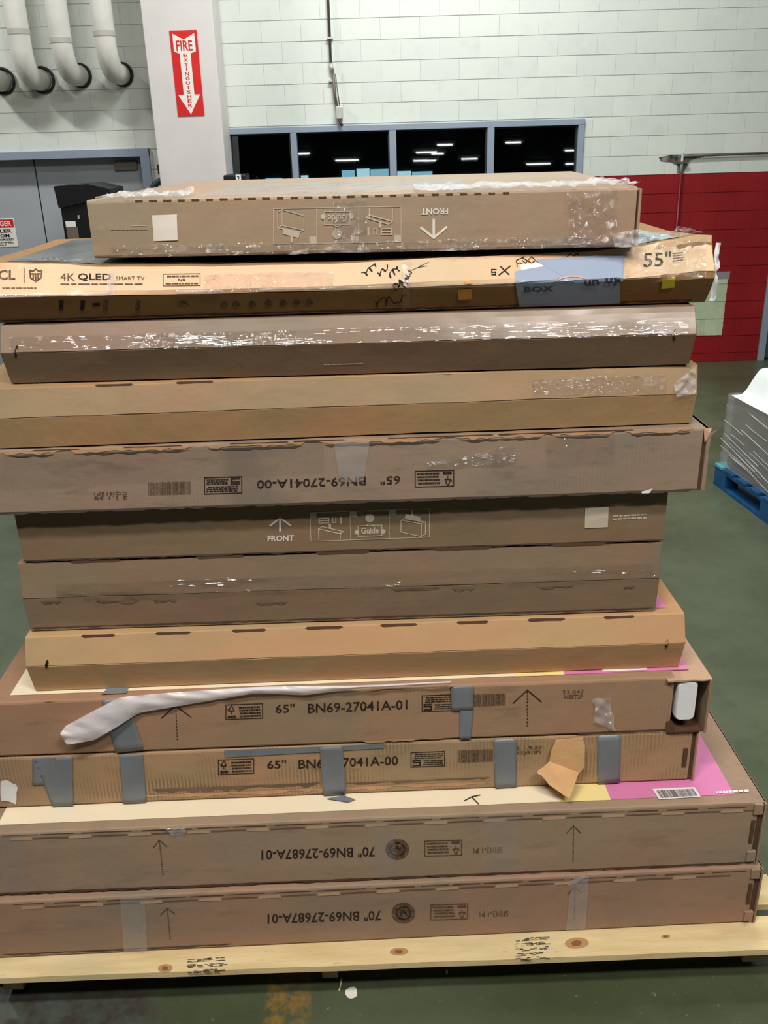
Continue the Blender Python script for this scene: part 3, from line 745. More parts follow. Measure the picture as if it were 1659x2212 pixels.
# ---- carton 4
b4.text('65"', up_q(595, 636, 1522, 1541, -.04), INK); b4.text('BN69-27041A-01', up_q(665, 880, 1520, 1541, -.040), INK)
b4.decal('printed_label', fsc_label(), up_q(487, 568, 1522, 1555), INK); b4.decal('printed_label', rec_label(), up_q(911, 985, 1502, 1538), INK)
b4.decal('barcode', barcode(12), up_q(1023, 1093, 1500, 1526), INKF)
b4.text('23.047', up_q(1215, 1262, 1491, 1499, -.03), INKF, .0); b4.text('NSST2P', up_q(1219, 1260, 1501, 1510, -.03), INKF, .02)
BIGA = join(rects([(.485, i/11, .515, (i+.6)/11) for i in range(11)]), strokes([[(.5, 1), (0, .66)], [(.5, 1), (1, .66)]], .03, .85))
b4.decal('printed_arrow', BIGA, ((347, 1526), (412, 1524), (414, 1598), (352, 1600)), INK)
b4.decal('printed_arrow', BIGA, ((1108, 1492), (1170, 1489), (1168, 1568), (1110, 1571)), INK)
b4.patch('tape_band', ((217, 1503), (272, 1500), (312, 1620), (250, 1626)), DUCT, **DT)
b4.patch('tape_band', ((972, 1458), (1024, 1456), (1022, 1534), (976, 1536)), DUCT, lift=.003, **DT)
b4.patch('tape_band', ((994, 1530), (1023, 1528), (1017, 1597), (993, 1598)), DUCT, **DT)
for q in (((218, 1500), (273, 1497), (278, 1484), (232, 1487)), ((974, 1456), (1020, 1453), (1018, 1447), (975, 1449))):
    on_top(b4, 'tape_band', rects([(0, 0, 1, 1)]), (q[3], q[2], q[1], q[0]), DUCT, .003)
b4.patch('clear_tape', ((1280, 1508), (1318, 1506), (1328, 1580), (1286, 1560)), FILMM, 12, 12, wr=.010, freq=70, edge=6)
# crushed right corner: foam corner piece inside a hollow end
u0, v0, _ = b4.hit(1458, 1557); u1, v1, _ = b4.hit(1509, 1466)
def rbox(x0, x1, z0, z1, r, y0, y1, n=5):
    P = []
    for (cx, cz, a0) in ((x1-r, z1-r, 0), (x0+r, z1-r, 90), (x0+r, z0+r, 180), (x1-r, z0+r, 270)):
        for i in range(n+1):
            a = math.radians(a0+90*i/n); P.append((cx+r*math.cos(a), cz+r*math.sin(a)))
    k = len(P); V = [(x, y0+.006, z) for x, z in [( (p[0]-(x0+x1)/2)*1+(x0+x1)/2, p[1]) for p in P]] + [(x, y1, z) for x, z in P]
    inn = [((x-(x0+x1)/2)*.9+(x0+x1)/2, y0, (z-(z0+z1)/2)*.94+(z0+z1)/2) for x, z in P]; V += inn
    F = [tuple(range(2*k, 3*k))] + [(i, (i+1) % k, (i+1) % k+2*k, i+2*k) for i in range(k)] + [(i+k, (i+1) % k+k, (i+1) % k, i) for i in range(k)] + [tuple(range(k, 2*k))]
    return V, F
V, F = rbox(u0-.004, u1, v0+.004, v1-.004, .014, -.006, .3); mesh('foam_corner', V, F, FOAM, b4.root, smooth=False, label='white foam corner block showing through the torn end')
w4 = b4.w/2; ex = b4.raw(1526, 1500)[0]
MB().box((ex, -.012, -.001), (ex+.006, .95, b4.h-.004)).build('end_flap', b4.mat, b4.root, bevel=.0015)
mb = MB(); N = 10
vv = []
for i in range(N+1):
    u = w4-.02+(ex+.006-w4+.02)*i/N; dz = noise.noise(Vector((u*30, 1, 1)))*.004
    vv += [(u, -.010+noise.noise(Vector((u*40, 5, 1)))*.006, b4.h-.0025+dz*.4), (u, .95, b4.h-.001)]
ff = [(2*i, 2*i+2, 2*i+3, 2*i+1) for i in range(N)]
o = mesh('lid_edge', vv, ff, LITE, b4.root); sd = o.modifiers.new('t', 'SOLIDIFY'); sd.thickness = .004; sd.offset = -1
MB().box((w4-.002, -.006, -.001), (ex+.006, .95, .004)).build('bottom_flap', SLOT, b4.root)
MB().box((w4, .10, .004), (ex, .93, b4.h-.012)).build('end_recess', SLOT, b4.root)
mesh('torn_edge', [(w4-.01, -.004, 0), (w4+.005, -.006, .0), (w4+.012, -.005, .02), (w4+.002, -.004, .035), (w4-.01, -.003, .03)], [(0, 1, 2, 3, 4)], SLOT, b4.root)
# white foam sheet torn along the top edge and hanging out to the left
top = [(130, 1584), (142, 1568), (203, 1535), (260, 1506), (331, 1499), (439, 1491), (554, 1484), (634, 1482), (766, 1481), (921, 1474), (975, 1471)]
bot = [(133, 1592), (145, 1609), (203, 1599), (250, 1572), (300, 1540), (422, 1519), (554, 1497), (655, 1502), (768, 1488), (921, 1480), (975, 1477)]
V, F = [], []; NS = 84; NW = 8
def samp(L, t):
    t *= len(L)-1; i = min(int(t), len(L)-2); k = t-i; return (L[i][0]*(1-k)+L[i+1][0]*k, L[i][1]*(1-k)+L[i+1][1]*k)
for i in range(NS+1):
    t_ = i/NS; a, b_ = samp(top, t_), samp(bot, t_)
    for j in range(NW+1):
        k = j/NW; px = a[0]*(1-k)+b_[0]*k; py = a[1]*(1-k)+b_[1]*k
        out = .010 + .030*max(0, 1-t_*2.6) + .006*math.sin(k*math.pi) + .007*noise.noise(Vector((px*.012+py*.02, py*.09-px*.02, 2)))
        u, v, y = b4.hit(px, py, out); V.append((u, y, v))
for i in range(NS):
    for j in range(NW): a = i*(NW+1)+j; F.append((a, a+NW+1, a+NW+2, a+1))
t = NT('foam_wrap'); t.setc(rgb(248, 244, 250)); t.b.inputs['Roughness'].default_value = .3; t.bump(t.noise(t.coord(scale=(1, 1, 2)), 16, 3, .5), .35, .008)
tl_ = t.new('ShaderNodeBsdfTranslucent'); tl_.inputs[0].default_value = rgb(244, 238, 248); mx = t.new('ShaderNodeMixShader'); mx.inputs[0].default_value = .35
t.link(t.b.outputs[0], mx.inputs[1]); t.link(tl_.outputs[0], mx.inputs[2]); t.link(mx.outputs[0], t.n['Material Output'].inputs[0])
o = mesh('foam_wrap', V, F, t.m, b4.root, smooth=True, label='torn white foam sheet hanging from the lid edge')
# ---- carton 5
b5.slots([212, 374, 538, 700, 861, 1021, 1180, 1337], 76, lambda x: 1370-.036*(x-212), 7)
for x, y in ((101, 1434), (1440, 1391)): b5.decal('pull_hole', ([(.2, 0), (.7, .2), (1, .6), (.8, 1), (.3, .8), (0, .4)], [tuple(range(6))]), up_q(x-4, x+4, y-10, y+12, 0), BLACK)
# ---- carton 6
b6.slots([205, 475, 740, 1000, 1250], 118, lambda x: 1214-.034*(x-100)-2, 7)
b6.patch('stretch_film', ((120, 1262), (1410, 1216), (1412, 1246), (122, 1290)), FILMS, 160, 8, wr=.004, freq=60)
b6.patch('clear_tape', ((180, 1286), (1415, 1243), (1415, 1252), (180, 1296)), FILM, 200, 3, wr=.005, freq=90)
# ---- carton 7
b7.text('FRONT', up_q(578, 635, 1157, 1170, -.025), WINK, .03)
b7.decal('printed_arrow', strokes([[(.5, 0), (.5, .95)], [(0, .38), (.5, .95), (1, .38)]], .13, 1.4), up_q(583, 627, 1118, 1147, -.03), WINK)
b7.decal('printed_guide', guide(), ((669, 1107), (928, 1098), (928, 1161), (671, 1170)), WINKF, label='white printed three-step guide drawings')
b7.patch('blank_label', ((1264, 1098), (1315, 1095), (1313, 1139), (1263, 1141)), WINKF, 2, 2)
b7.decal('printed_text', microbars(2, 21), ((1322, 1112), (1402, 1108), (1402, 1121), (1322, 1125)), WINKF)
# ---- carton 8
b8.text('BN69-27041A-00', dn_q(555, 790, 1037, 1056, -.034), INK); b8.text('65"', dn_q(822, 865, 1029, 1047, -.03), INK)
b8.decal('printed_label', fsc_label(), dn_q(896, 981, 1017, 1053, -.03), INK); b8.decal('printed_label', rec_label(), dn_q(441, 523, 1031, 1068, -.03), INK)
b8.decal('barcode', barcode(31), dn_q(320, 411, 1042, 1070, -.03), INKF); b8.text('CQIS12P1', dn_q(203, 275, 1062, 1070, -.02), INKF); b8.text('2 1.1 38', dn_q(203, 275, 1072, 1080, -.02), INKF)
b8.patch('tape_strip', ((720, 950), (800, 947), (785, 1040), (735, 1042)), GREYF, 8, 10, wr=.004)
b8.patch('stretch_film', ((920, 1000), (1110, 960), (1115, 1000), (925, 1015)), CRINK, 60, 10, wr=.006, freq=20)
b8.patch('stretch_film', ((1180, 945), (1330, 938), (1325, 1000), (1180, 1010)), FILM, 60, 16, wr=.006, freq=20)
b8.patch('stretch_film', ((0, 985), (700, 955), (700, 1020), (0, 1060)), film('thin_film', .02, rough=.15, wr=8, strength=.4), 60, 10, wr=.002, freq=10)
b8.slots([120, 330, 560, 690, 900, 1010, 1130, 1230, 1320], 120, lambda x: 970-.035*(x-100)+1, 5)
b8.patch('torn_film', ((1385, 1061), (1410, 1056), (1402, 1066), (1386, 1071)), FOAM, 4, 2, edge=3)
mesh('torn_flap', [(b8.w/2+.004, -.004, b8.h*.78), (b8.w/2+.030, -.006, b8.h*.99), (b8.w/2+.012, -.008, b8.h*.93), (b8.w/2+.016, -.006, b8.h*1.0), (b8.w/2, 0, b8.h*1.0)], [(0, 1, 2, 3, 4)], LITE, b8.root)
# ---- carton 9
b9.slots([246, 420], 88, lambda x: 829-.034*(x-246), 5)
b9.patch('stretch_film', ((1150, 818), (1440, 808), (1440, 848), (1150, 856)), CRINK, 80, 12, wr=.003, freq=60)
b9.patch('crushed_tape', ((1455, 830), (1502, 792), (1503, 850), (1462, 858)), film('dirty_film', .15, (.6, .6, .58), .2, 20, .9, milk=.25), 14, 14, wr=.014, freq=80, label='crumpled clear tape over the crushed corner')
# ---- carton 10
b10.patch('clear_tape', ((20, 728), (1488, 690), (1490, 724), (22, 758)), FILMS, 220, 8, wr=.003, freq=60)
b10.patch('stretch_film', ((290, 722), (640, 712), (640, 750), (290, 754)), FILM, 90, 10, wr=.003, freq=100)
for x, y in ((35, 757), (1457, 722)): b10.decal('pull_hole', ([(.2, 0), (.7, .2), (1, .6), (.8, 1), (.3, .8), (0, .4)], [tuple(range(6))]), up_q(x-4, x+4, y-12, y+16, 0), BLACK)
b10.decal('printed_text', microbars(1, 41), up_q(698, 784, 786, 790, -.03), WINKF)
# ---- carton 11
b11.text('CL', up_q(-4, 33, 583, 604, .0), INKF, .02); b11.decal('printed_rule', rects([(0, 0, 1, 1)]), up_q(51, 53, 578, 610, 0), INKF)
SH = [[(0, .9), (.25, .82), (.5, 1), (.75, .82), (1, .9), (.93, .3), (.5, 0), (.07, .3), (0, .9)], [(.0, .62), (1, .62)], [(.3, .2), (.3, .5)], [(.5, .12), (.5, .5)], [(.7, .2), (.7, .5)]]
b11.decal('printed_shield', strokes(SH, .10, .8), up_q(64, 90, 581, 608, 0), INKF, label='faded printed shield emblem')
b11.text('4K', up_q(130, 162, 590, 606, .01), INKF, .0); b11.text('QLED', up_q(168, 240, 590, 607, .01), INK, .02); b11.text('SMART TV', up_q(250, 312, 597, 605, .0), INKF, .0)
b11.decal('printed_text', microbars(1, 51), up_q(128, 308, 611, 616, .0), INKF); b11.decal('printed_text', microbars(1, 52), up_q(0, 84, 620, 624, .0), INKF)
b11.decal('printed_label', join(frame(.03, 3), sub(microbars(1, 6), .06, .66, .94, .9), sub(textmesh('RJB', .03), .4, .36, .6, .58), sub(microbars(1, 8), .06, .08, .94, .3)), up_q(352, 433, 591, 618, -.01), INKF)
def scrib(pts, q, wd=.09, ar=1.): b11.decal('marker_writing', strokes(pts, wd, ar), q, INKM, label='black marker scrawl')
def curl(n, a=.3, ph=0, m=60):
    return [[((k/m) + a*.5*math.sin(2*math.pi*n*k/m+ph), .5+.42*math.cos(2*math.pi*n*k/m*(1+.15*math.sin(k*.2))+ph*.7)) for k in range(m+1)]]
scrib(curl(2.5, .22), ((781, 588), (808, 569), (814, 580), (788, 599)), .13, 1.6)
scrib(curl(2, .25, 1), ((812, 590), (834, 573), (840, 582), (818, 599)), .14, 1.4)
scrib(curl(2.5, .25, 2), ((836, 590), (858, 572), (866, 584), (844, 602)), .12, 1.5)
scrib(curl(4.5, .12, .5), ((846, 616), (876, 592), (884, 602), (852, 630)), .16, 2.4)
scrib(curl(4, .14, 2.2), ((866, 618), (880, 586), (890, 590), (876, 622)), .16, 2.4)
scrib([[(0, 0), (.5, .45), (1, 1)], [(.4, .35), (.9, .3)], [(.55, .5), (.6, .9)]], ((884, 576), (926, 566), (926, 576), (884, 586)), .09, 3)
scrib(curl(3, .12, 1.2), ((806, 648), (866, 634), (868, 654), (810, 668)), .08, 2.6)
scrib([[(.9, 1), (.1, 1), (.1, .5), (.8, .55), (.8, .05), (.1, .1)]], up_q(1061, 1073, 582, 594, 0), .2, 1); scrib([[(0, 0), (1, 1)], [(.15, 1), (.9, 0)]], up_q(1078, 1102, 576, 594, -.05), .14, 1.3)
scrib([[(.45, .95), (.05, .6), (.1, 0)], [(.1, .35), (.35, .35)], [(.35, .85), (.8, .35), (1, .6), (.8, .95), (.5, .35), (.35, .6)]], up_q(1113, 1157, 553, 576, 0), .07, 1.8)
scrib([[(0, .1), (.3, .8)], [(.4, .5), (.6, .2)], [(.7, .3), (1, 1)], [(.65, .9), (.95, .2)]], up_q(1225, 1252, 547, 555, -.05), .2, 3)
q = ((1113, 583), (1338, 560), (1340, 600), (1115, 612))
b11.text('55"', up_q(1390, 1450, 546, 577, -.05), INK, .01); b11.decal('printed_text', microbars(4, 55), ((1452, 545), (1476, 543), (1478, 563), (1453, 567)), INKF)
b11.patch('white_label', ((1124, 571), (1240, 562), (1240, 584), (1126, 588)), WHITE, 8, 3, lift=.0012)
b11.patch('blue_tape', ((1112, 586), (1240, 563), (1240, 612), (1114, 619)), BLUET, 16, 8, lift=.002); b11.patch('blue_tape', ((1154, 561), (1350, 548), (1345, 607), (1240, 611)), BLUET, 16, 8, lift=.0023)
b11.patch('blue_tape', ((1115, 619), (1338, 607), (1340, 655), (1122, 665)), BLUET, 20, 6, lift=.002)
b11.decal('tape_print', strokes([[(0, 0), (.2, .6), (.5, 1), (.8, .9), (1, .5)]], .3, 6), up_q(1200, 1263, 597, 607, -.02), plain('orange_ink', rgb(206, 160, 130), .4, bump=0), .0036, label='faded orange curved stroke')
# lettering on the tape, folded over the crease so that only parts of it read
b11.decal('printed_text', textmesh('up', .03), ((1308, 601), (1342, 598), (1342, 616), (1308, 619)), plain('navy_ink', rgb(58, 68, 92), .4, bump=0), .0036)
b11.decal('printed_text', textmesh('un', .03), ((1262, 606), (1294, 604), (1294, 617), (1262, 619)), bpy.data.materials['navy_ink'], .0036)
b11.decal('printed_text', textmesh('BOX', .03), ((1132, 620), (1196, 618), (1196, 630), (1132, 632)), bpy.data.materials['navy_ink'], .0036)
b11.patch('orange_sticker', ((1004, 607), (1019, 606), (1019, 613), (1004, 614)), ORANGE, 3, 2); b11.patch('orange_sticker', ((989, 626), (1020, 624), (1020, 646), (990, 648)), ORANGE, 4, 3)
b11.patch('yellow_sticker', ((1432, 600), (1459, 597), (1457, 621), (1428, 624)), YELS, 4, 4)
for x in (132, 178, 228, 298): b11.decal('printed_mark', ([(0, .1), (.8, 0), (1, .95), (.15, 1)], [(0, 1, 2, 3)]), up_q(x-5, x+6, 649, 672, 0), INK if x < 200 else INKF)
b11.decal('printed_mark', rects([(0, 0, 1, 1)]), up_q(200, 216, 655, 661, 0), INK)
b11.decal('printed_mark', ([(0, .3), (.3, 1), (.8, .8), (1, .2), (.7, .5)], [(0, 1, 2, 3, 4)]), up_q(383, 408, 650, 664, 0), INKF)
for x in (484, 510, 545, 580, 612, 640, 668): b11.decal('printed_mark', ([(0, .3), (.3, 1), (.8, .8), (1, .2), (.5, 0)], [(0, 1, 2, 3, 4)]), up_q(x-9, x+9, 652-.03*(x-480), 664-.03*(x-480), 0), INKF)
b11.patch('stretch_film', ((1345, 540), (1525, 512), (1525, 598), (1345, 606)), CRINK, 80, 40, wr=.012, freq=55)
b11.patch('stretch_film', ((440, 592), (720, 586), (720, 628), (440, 632)), CRINK, 70, 12, wr=.004, freq=60)
b11.patch('clear_tape', ((232, 582), (246, 581), (248, 636), (230, 638)), FILMM, 5, 14, wr=.006, freq=90)
b11.patch('clear_tape', ((868, 566), (890, 565), (884, 668), (870, 668)), FILM, 5, 16, wr=.004, freq=60)
for (a, c_) in ((0, 230), (560, 860), (880, 1110), (380, 480)): b11.patch('clear_tape', ((a, 631-.022*a+4), (c_, 631-.022*c_+4), (c_, 640-.022*c_+3), (a, 640-.022*a+3)), FILMM, 40, 3, wr=.004, freq=90)
V, F = [], []
for i in range(13):
    for j in range(4): V.append((b11.w/2+.004+.010*j/3+.006*noise.noise(Vector((i*.9, j, 0))), -.014+.012*noise.noise(Vector((j*.8, i*.7, 3))), b11.h*(1.03-1.0*i/12)))
for i in range(12):
    for j in range(3): a = i*4+j; F.append((a, a+4, a+5, a+1))
mesh('torn_wrap', V, F, FOAM, b11.root, smooth=True, label='white torn wrap along the right end')
V = [(b11.raw(1432, 500)[0], .30, b11.h+.02), (b11.raw(1442, 478)[0], .06, b11.h+.06), (b11.raw(1462, 484)[0], .06, b11.h+.055), (b11.raw(1470, 492)[0], .05, b11.h+.03), (b11.raw(1466, 502)[0], .04, b11.h)]
mesh('torn_flap', [(x, .40+.01*k, z-.012) for k, (x, y_, z) in enumerate(V)], [(0, 1, 2, 3, 4)], TORN, b11.root)
# ---- carton 12
b12.text('FRONT', dn_q(909, 968, 450, 464, -.015), WINK, .03)
b12.decal('printed_arrow', strokes([[(.5, 0), (.5, .95)], [(0, .42), (.5, .95), (1, .42)]], .13, 1.3), dn_q(910, 964, 475, 516, -.02), WINK)
b12.decal('printed_guide', guide(), dn_q(590, 867, 450, 528, -.018), WINKF, label='white printed three-step guide drawings, upside down')
b12.patch('blank_label', ((328, 465), (382, 463), (384, 519), (332, 521)), WINK, 2, 2)
b12.decal('printed_text', microbars(1, 61), up_q(236, 318, 493, 497, 0), WINKF); b12.decal('printed_text', microbars(1, 62), up_q(282, 318, 486, 489, 0), WINKF)
b12.slots([300+30.5*i for i in range(27)], 17, lambda x: 430-.022*(x-300)+2, 5)
b12.patch('stretch_film', ((1225, 412), (1335, 408), (1332, 528), (1228, 532)), CRINK, 60, 60, wr=.012, freq=50)
b12.patch('stretch_film', ((720, 432), (790, 430), (795, 552), (720, 553)), CRINK, 20, 30, wr=.004, freq=60)
b12.patch('stretch_film', ((240, 530), (1370, 508), (1372, 540), (240, 562)), CRINK, 200, 8, wr=.005, freq=50)
b12.patch('torn_film', ((620, 546), (668, 536), (664, 548), (626, 566)), FILMM, 12, 6, wr=.010, freq=70)
b12.patch('torn_film', ((930, 540), (1024, 532), (1010, 548), (955, 556)), FILMM, 14, 6, wr=.010, freq=60)
b12.patch('torn_film', ((1322, 505), (1378, 495), (1400, 530), (1330, 545)), bpy.data.materials['dirty_film'], 16, 10, wr=.014, freq=60)
# film crumpled over the lid edges
def crumple(b, name, u0, u1, y0, y1, hgt, mat, nx=40, ny=10, seed=0, label=None):
    V, F = [], []
    for i in range(nx+1):
        for j in range(ny+1):
            u = u0+(u1-u0)*i/nx; y = y0+(y1-y0)*j/ny
            k = math.sin(math.pi*min(1, max(0, j/ny)))
            T = b.T(u) if y < .1 else b.h
            V.append((u+.006*noise.noise(Vector((u*30, y*40, seed+5))), y, T+.002+hgt*abs(noise.noise(Vector((u*26, y*34, seed)))) + hgt*.4*abs(noise.noise(Vector((u*70, y*80, seed))))))
    for i in range(nx):
        for j in range(ny): a = i*(ny+1)+j; F.append((a, a+ny+1, a+ny+2, a+1))
    return mesh(name, V, F, mat, b.root, smooth=False, label=label)
crumple(b12, 'stretch_film', -b12.w/2+.02, -b12.w/2+.20, -.004, .10, .022, FILMM, seed=3, label='crumpled clear film bunched on the left corner')
crumple(b12, 'stretch_film', b12.w*.10, b12.w/2+.004, -.004, .16, .016, FILMM, 70, 12, seed=8, label='crumpled clear film along the lid edge')
crumple(b12, 'stretch_film', -b12.w*.3, b12.w*.2, .02, .5, .004, bpy.data.materials['thin_film'], 30, 12, seed=11)
crumple(b11, 'stretch_film', b11.w/2-.145, b11.w/2-.02, .0, .2, .014, FILM, 40, 14, seed=5)
crumple(b11, 'stretch_film', -b11.w/2+.06, -b11.w/2+.21, .004, .06, .010, FILM, 30, 6, seed=9)

# ------------------------------------------------------------------ wooden pallet under the stack
t = NT('pine'); co = t.coord(scale=(1.2, 9, 9)); c = t.mix(t.ramp(t.noise(co, 3.2, 6, .62), .35, .7), rgb(226, 206, 160), rgb(206, 180, 130))
c = t.mix(t.ramp(t.noise(t.coord(loc=(4, 4, 4)), 3, 4), .55, .72, 0, .6), c, rgb(196, 186, 150))
c = t.mix(t.ramp(t.noise(t.coord(scale=(1, 3, 3)), 22, 4), .66, .76, 0, .5), c, rgb(130, 110, 78))
t.setc(c); t.b.inputs['Roughness'].default_value = .75; t.bump(t.noise(co, 20, 5), .4, .002); PINE = t.m
PL = atz(100, 2121, .122); PR = atz(1560, 2066, .122); pyaw = math.atan2(PR.y-PL.y, PR.x-PL.x)
pal = empty('wooden_pallet', (PL.x+.85, PL.y+.85*math.tan(pyaw), 0), pyaw, label='pale pine pallet carrying the tall stack of television cartons', cat='pallet')
W2 = 1.06
y = 0.; brd = None
for i in range(9):
    yb = y + .105; z = .140
    mb = MB(); n = 40; V, F = [], []
    for k in range(n+1):
        x = -W2+2*W2*k/n; j0 = .0015*noise.noise(Vector((x*5, i, 0))); wn_ = .002*noise.noise(Vector((x*9, i, 5)))
        V += [(x, y+j0, .122), (x, y+j0+wn_*.3, z), (x, yb+j0, z), (x, yb, .122)]
    for k in range(n):
        a = 4*k; F += [(a, a+4, a+5, a+1), (a+1, a+5, a+6, a+2), (a+2, a+6, a+7, a+3), (a+3, a+7, a+4, a)]
    F += [(0, 1, 2, 3), (4*n+3, 4*n+2, 4*n+1, 4*n)]
    mesh('deck_board', V, F, PINE, pal); y += .142
SP = plain('pine_rough', rgb(176, 150, 108), .85, 0, .15, .5, 60)
inv = pal.matrix_basis.inverted() if False else None
pd = Vector((math.cos(pyaw), math.sin(pyaw), 0))
for px in (8, 707, 1652):
    p = atz(px, 2110 if px < 1000 else 2066, .11) - Vector(pal.location); xx = p.dot(pd)
    MB().box((xx-.020 if px > 50 else xx-.03, .070, .018), (xx+.020, 1.22, .1215)).build('stringer', SP, pal)
for yy in (.11, .60, 1.1): MB().box((-W2, yy, .0), (W2, yy+.09, .018)).build('bottom_board', SP, pal)
def on_pal(name, shape, quad, mat, z=.1408, label=None):
    V = []
    for (a, c_) in shape[0]:
        px, py = bil(quad, a, c_); p = atz(px, py, z) - Vector(pal.location); V.append((p.dot(pd), p.dot(Vector((-pd.y, pd.x, 0))), z))
    return mesh(name, V, shape[1], mat, pal, label=label)
def ragged(seed, rows):
    r = random.Random(seed); out = []
    for i in range(rows):
        for k in range(7):
            for q in range(3):
                if r.random() < .7: x = k/7+r.uniform(-.04, .04); y_ = (i+.1+q*.22)/rows+r.uniform(-.01, .01); out.append((x, y_, x+r.uniform(.08, .2), y_+r.uniform(.08, .2)/rows))
    return rects(out)
STAMP = plain('stamp_ink', rgb(92, 90, 82), .9, 0, .5, 0)
on_pal('ink_stamp', ragged(1, 3), ((403, 2068), (486, 2064), (487, 2100), (404, 2104)), STAMP); on_pal('ink_stamp', ragged(2, 5), ((1114, 2024), (1184, 2020), (1186, 2072), (1116, 2078)), STAMP)
KN = plain('knot_wood', rgb(186, 146, 100), .7, 0, .2, .2); KN2 = plain('knot_core', rgb(140, 92, 58), .7, 0, .2, .2)
for (px, py, w_, h_) in ((357, 2092, 16, 9), (862, 2056, 20, 8), (1246, 2038, 26, 12), (1438, 2023, 10, 4)):
    on_pal('knot', disc(.5, .5, .5), up_q(px-w_, px+w_, py-h_, py+h_), KN); on_pal('knot', disc(.5, .5, .5), up_q(px-w_*.45, px+w_*.4, py-h_*.55, py+h_*.5), KN2, .1414)

# ------------------------------------------------------------------ things on the floor near the pallet
p = atz(760, 2145, 0)
def scrap(loc, r, n, seed, mat, label, name='paper_scrap', cat='scrap', hz=.003, sx=1.):
    rn = random.Random(seed); V = []; 
    for k in range(n):
        a = 2*math.pi*k/n; q = r*rn.uniform(.8, 1.15); V.append((q*math.cos(a)*sx, q*math.sin(a), rn.uniform(0.001, hz)))
    V.append((0, 0, hz)); V += [(x, y_, z-.001) for x, y_, z in V]
    F = [(k, (k+1) % n, n) for k in range(n)] + [((k+1) % n+n+1, k+n+1, 2*n+1) for k in range(n)] + [(k, k+n+1, (k+1) % n+n+1, (k+1) % n) for k in range(n)]
    o = mesh(name, V, F, mat); o.location = loc; return tag(o, label, cat)
scrap((p.x, p.y, .001), .019, 11, 3, WHITE, 'round white paper scrap on the green floor before the pallet', sx=.82)
p = atz(733, 2134, 0); o = MB().tube([(0, 0, .004), (.006, .03, .012)], .0022, 8).build('wood_splinter', PINE, label='short pale splinter beside the white paper scrap', cat='splinter'); o.location = (p.x, p.y-.012, 0)
p = atz(965, 2102, 0); o = scrap((p.x, p.y, .001), .006, 6, 5, FOAM, 'tiny white plastic curl on the floor right of the paper scrap', 'plastic_curl', 'scrap', .006, .5)

# ------------------------------------------------------------------ fire extinguisher sign on the column
def wall_map(parent, name, shape, quad, Yp, mat, **k):
    V = []
    for (a, c_) in shape[0]:
        x, z = bil(quad, a, c_); V.append((x, Yp, z))
    return mesh(name, V, shape[1], mat, parent, **k)
fs = empty('fire_extinguisher_sign', (-1.482, 8.098, 2.255), label='red and white FIRE EXTINGUISHER sign with down arrow on the column', cat='sign')
MB().box((-.108, -.004, 0), (.108, 0, .622)).build('sign_plate', RED, fs)
Q = ((-.108, .622), (.108, .622), (.108, 0), (-.108, 0))
AR = ([(.10, .965), (.5, .895), (.90, .965), (.91, .79), (.90, .755), (.70, .735), (.70, .255), (.91, .255), (.5, .02), (.09, .255), (.30, .255), (.30, .735), (.10, .76)], [(0, 12, 1), (1, 4, 3, 2), (1, 12, 11, 5, 4), (5, 11, 10, 6), (6, 10, 9, 8, 7)])
wall_map(fs, 'sign_arrow', AR, Q, -.0052, SWHITE)
wall_map(fs, 'sign_text', sub(textmesh('FIRE', .02), .20, .765, .80, .885), Q, -.0062, RED)
for i, ch in enumerate('EXTINGUISHER'):
    zt = .735-i*.0535; hw = .075 if ch != 'I' else .018
    wall_map(fs, 'sign_text', sub(textmesh(ch, .02), .5-hw, zt-.041, .5+hw, zt), Q, -.0062, RED)
ds = empty('danger_sign', (-3.425, 8.653, 1.215), label='red and white DANGER boiler room notice at left on the grey door', cat='sign')
MB().box((-.145, -.004, 0), (.145, 0, .25)).build('sign_plate', SWHITE, ds, bevel=.002)
Q = ((-.145, .25), (.145, .25), (.145, 0), (-.145, 0))
wall_map(ds, 'sign_header', rects([(.03, .68, .97, .96)]), Q, -.0052, RED)
wall_map(ds, 'sign_text', sub(textmesh('DANGER', .02), .10, .73, .90, .91), Q, -.0062, SWHITE)
for tx, a, b_, z0, z1 in (('BOILER', .12, .88, .50, .62), ('ROOM', .22, .78, .34, .46), ('AUTHORIZED', .1, .9, .23, .30), ('PERSONNEL', .12, .88, .13, .20), ('ONLY', .36, .64, .04, .10)):
    wall_map(ds, 'sign_text', sub(textmesh(tx, .02), a, z0, b_, z1), Q, -.0062, BLACK)

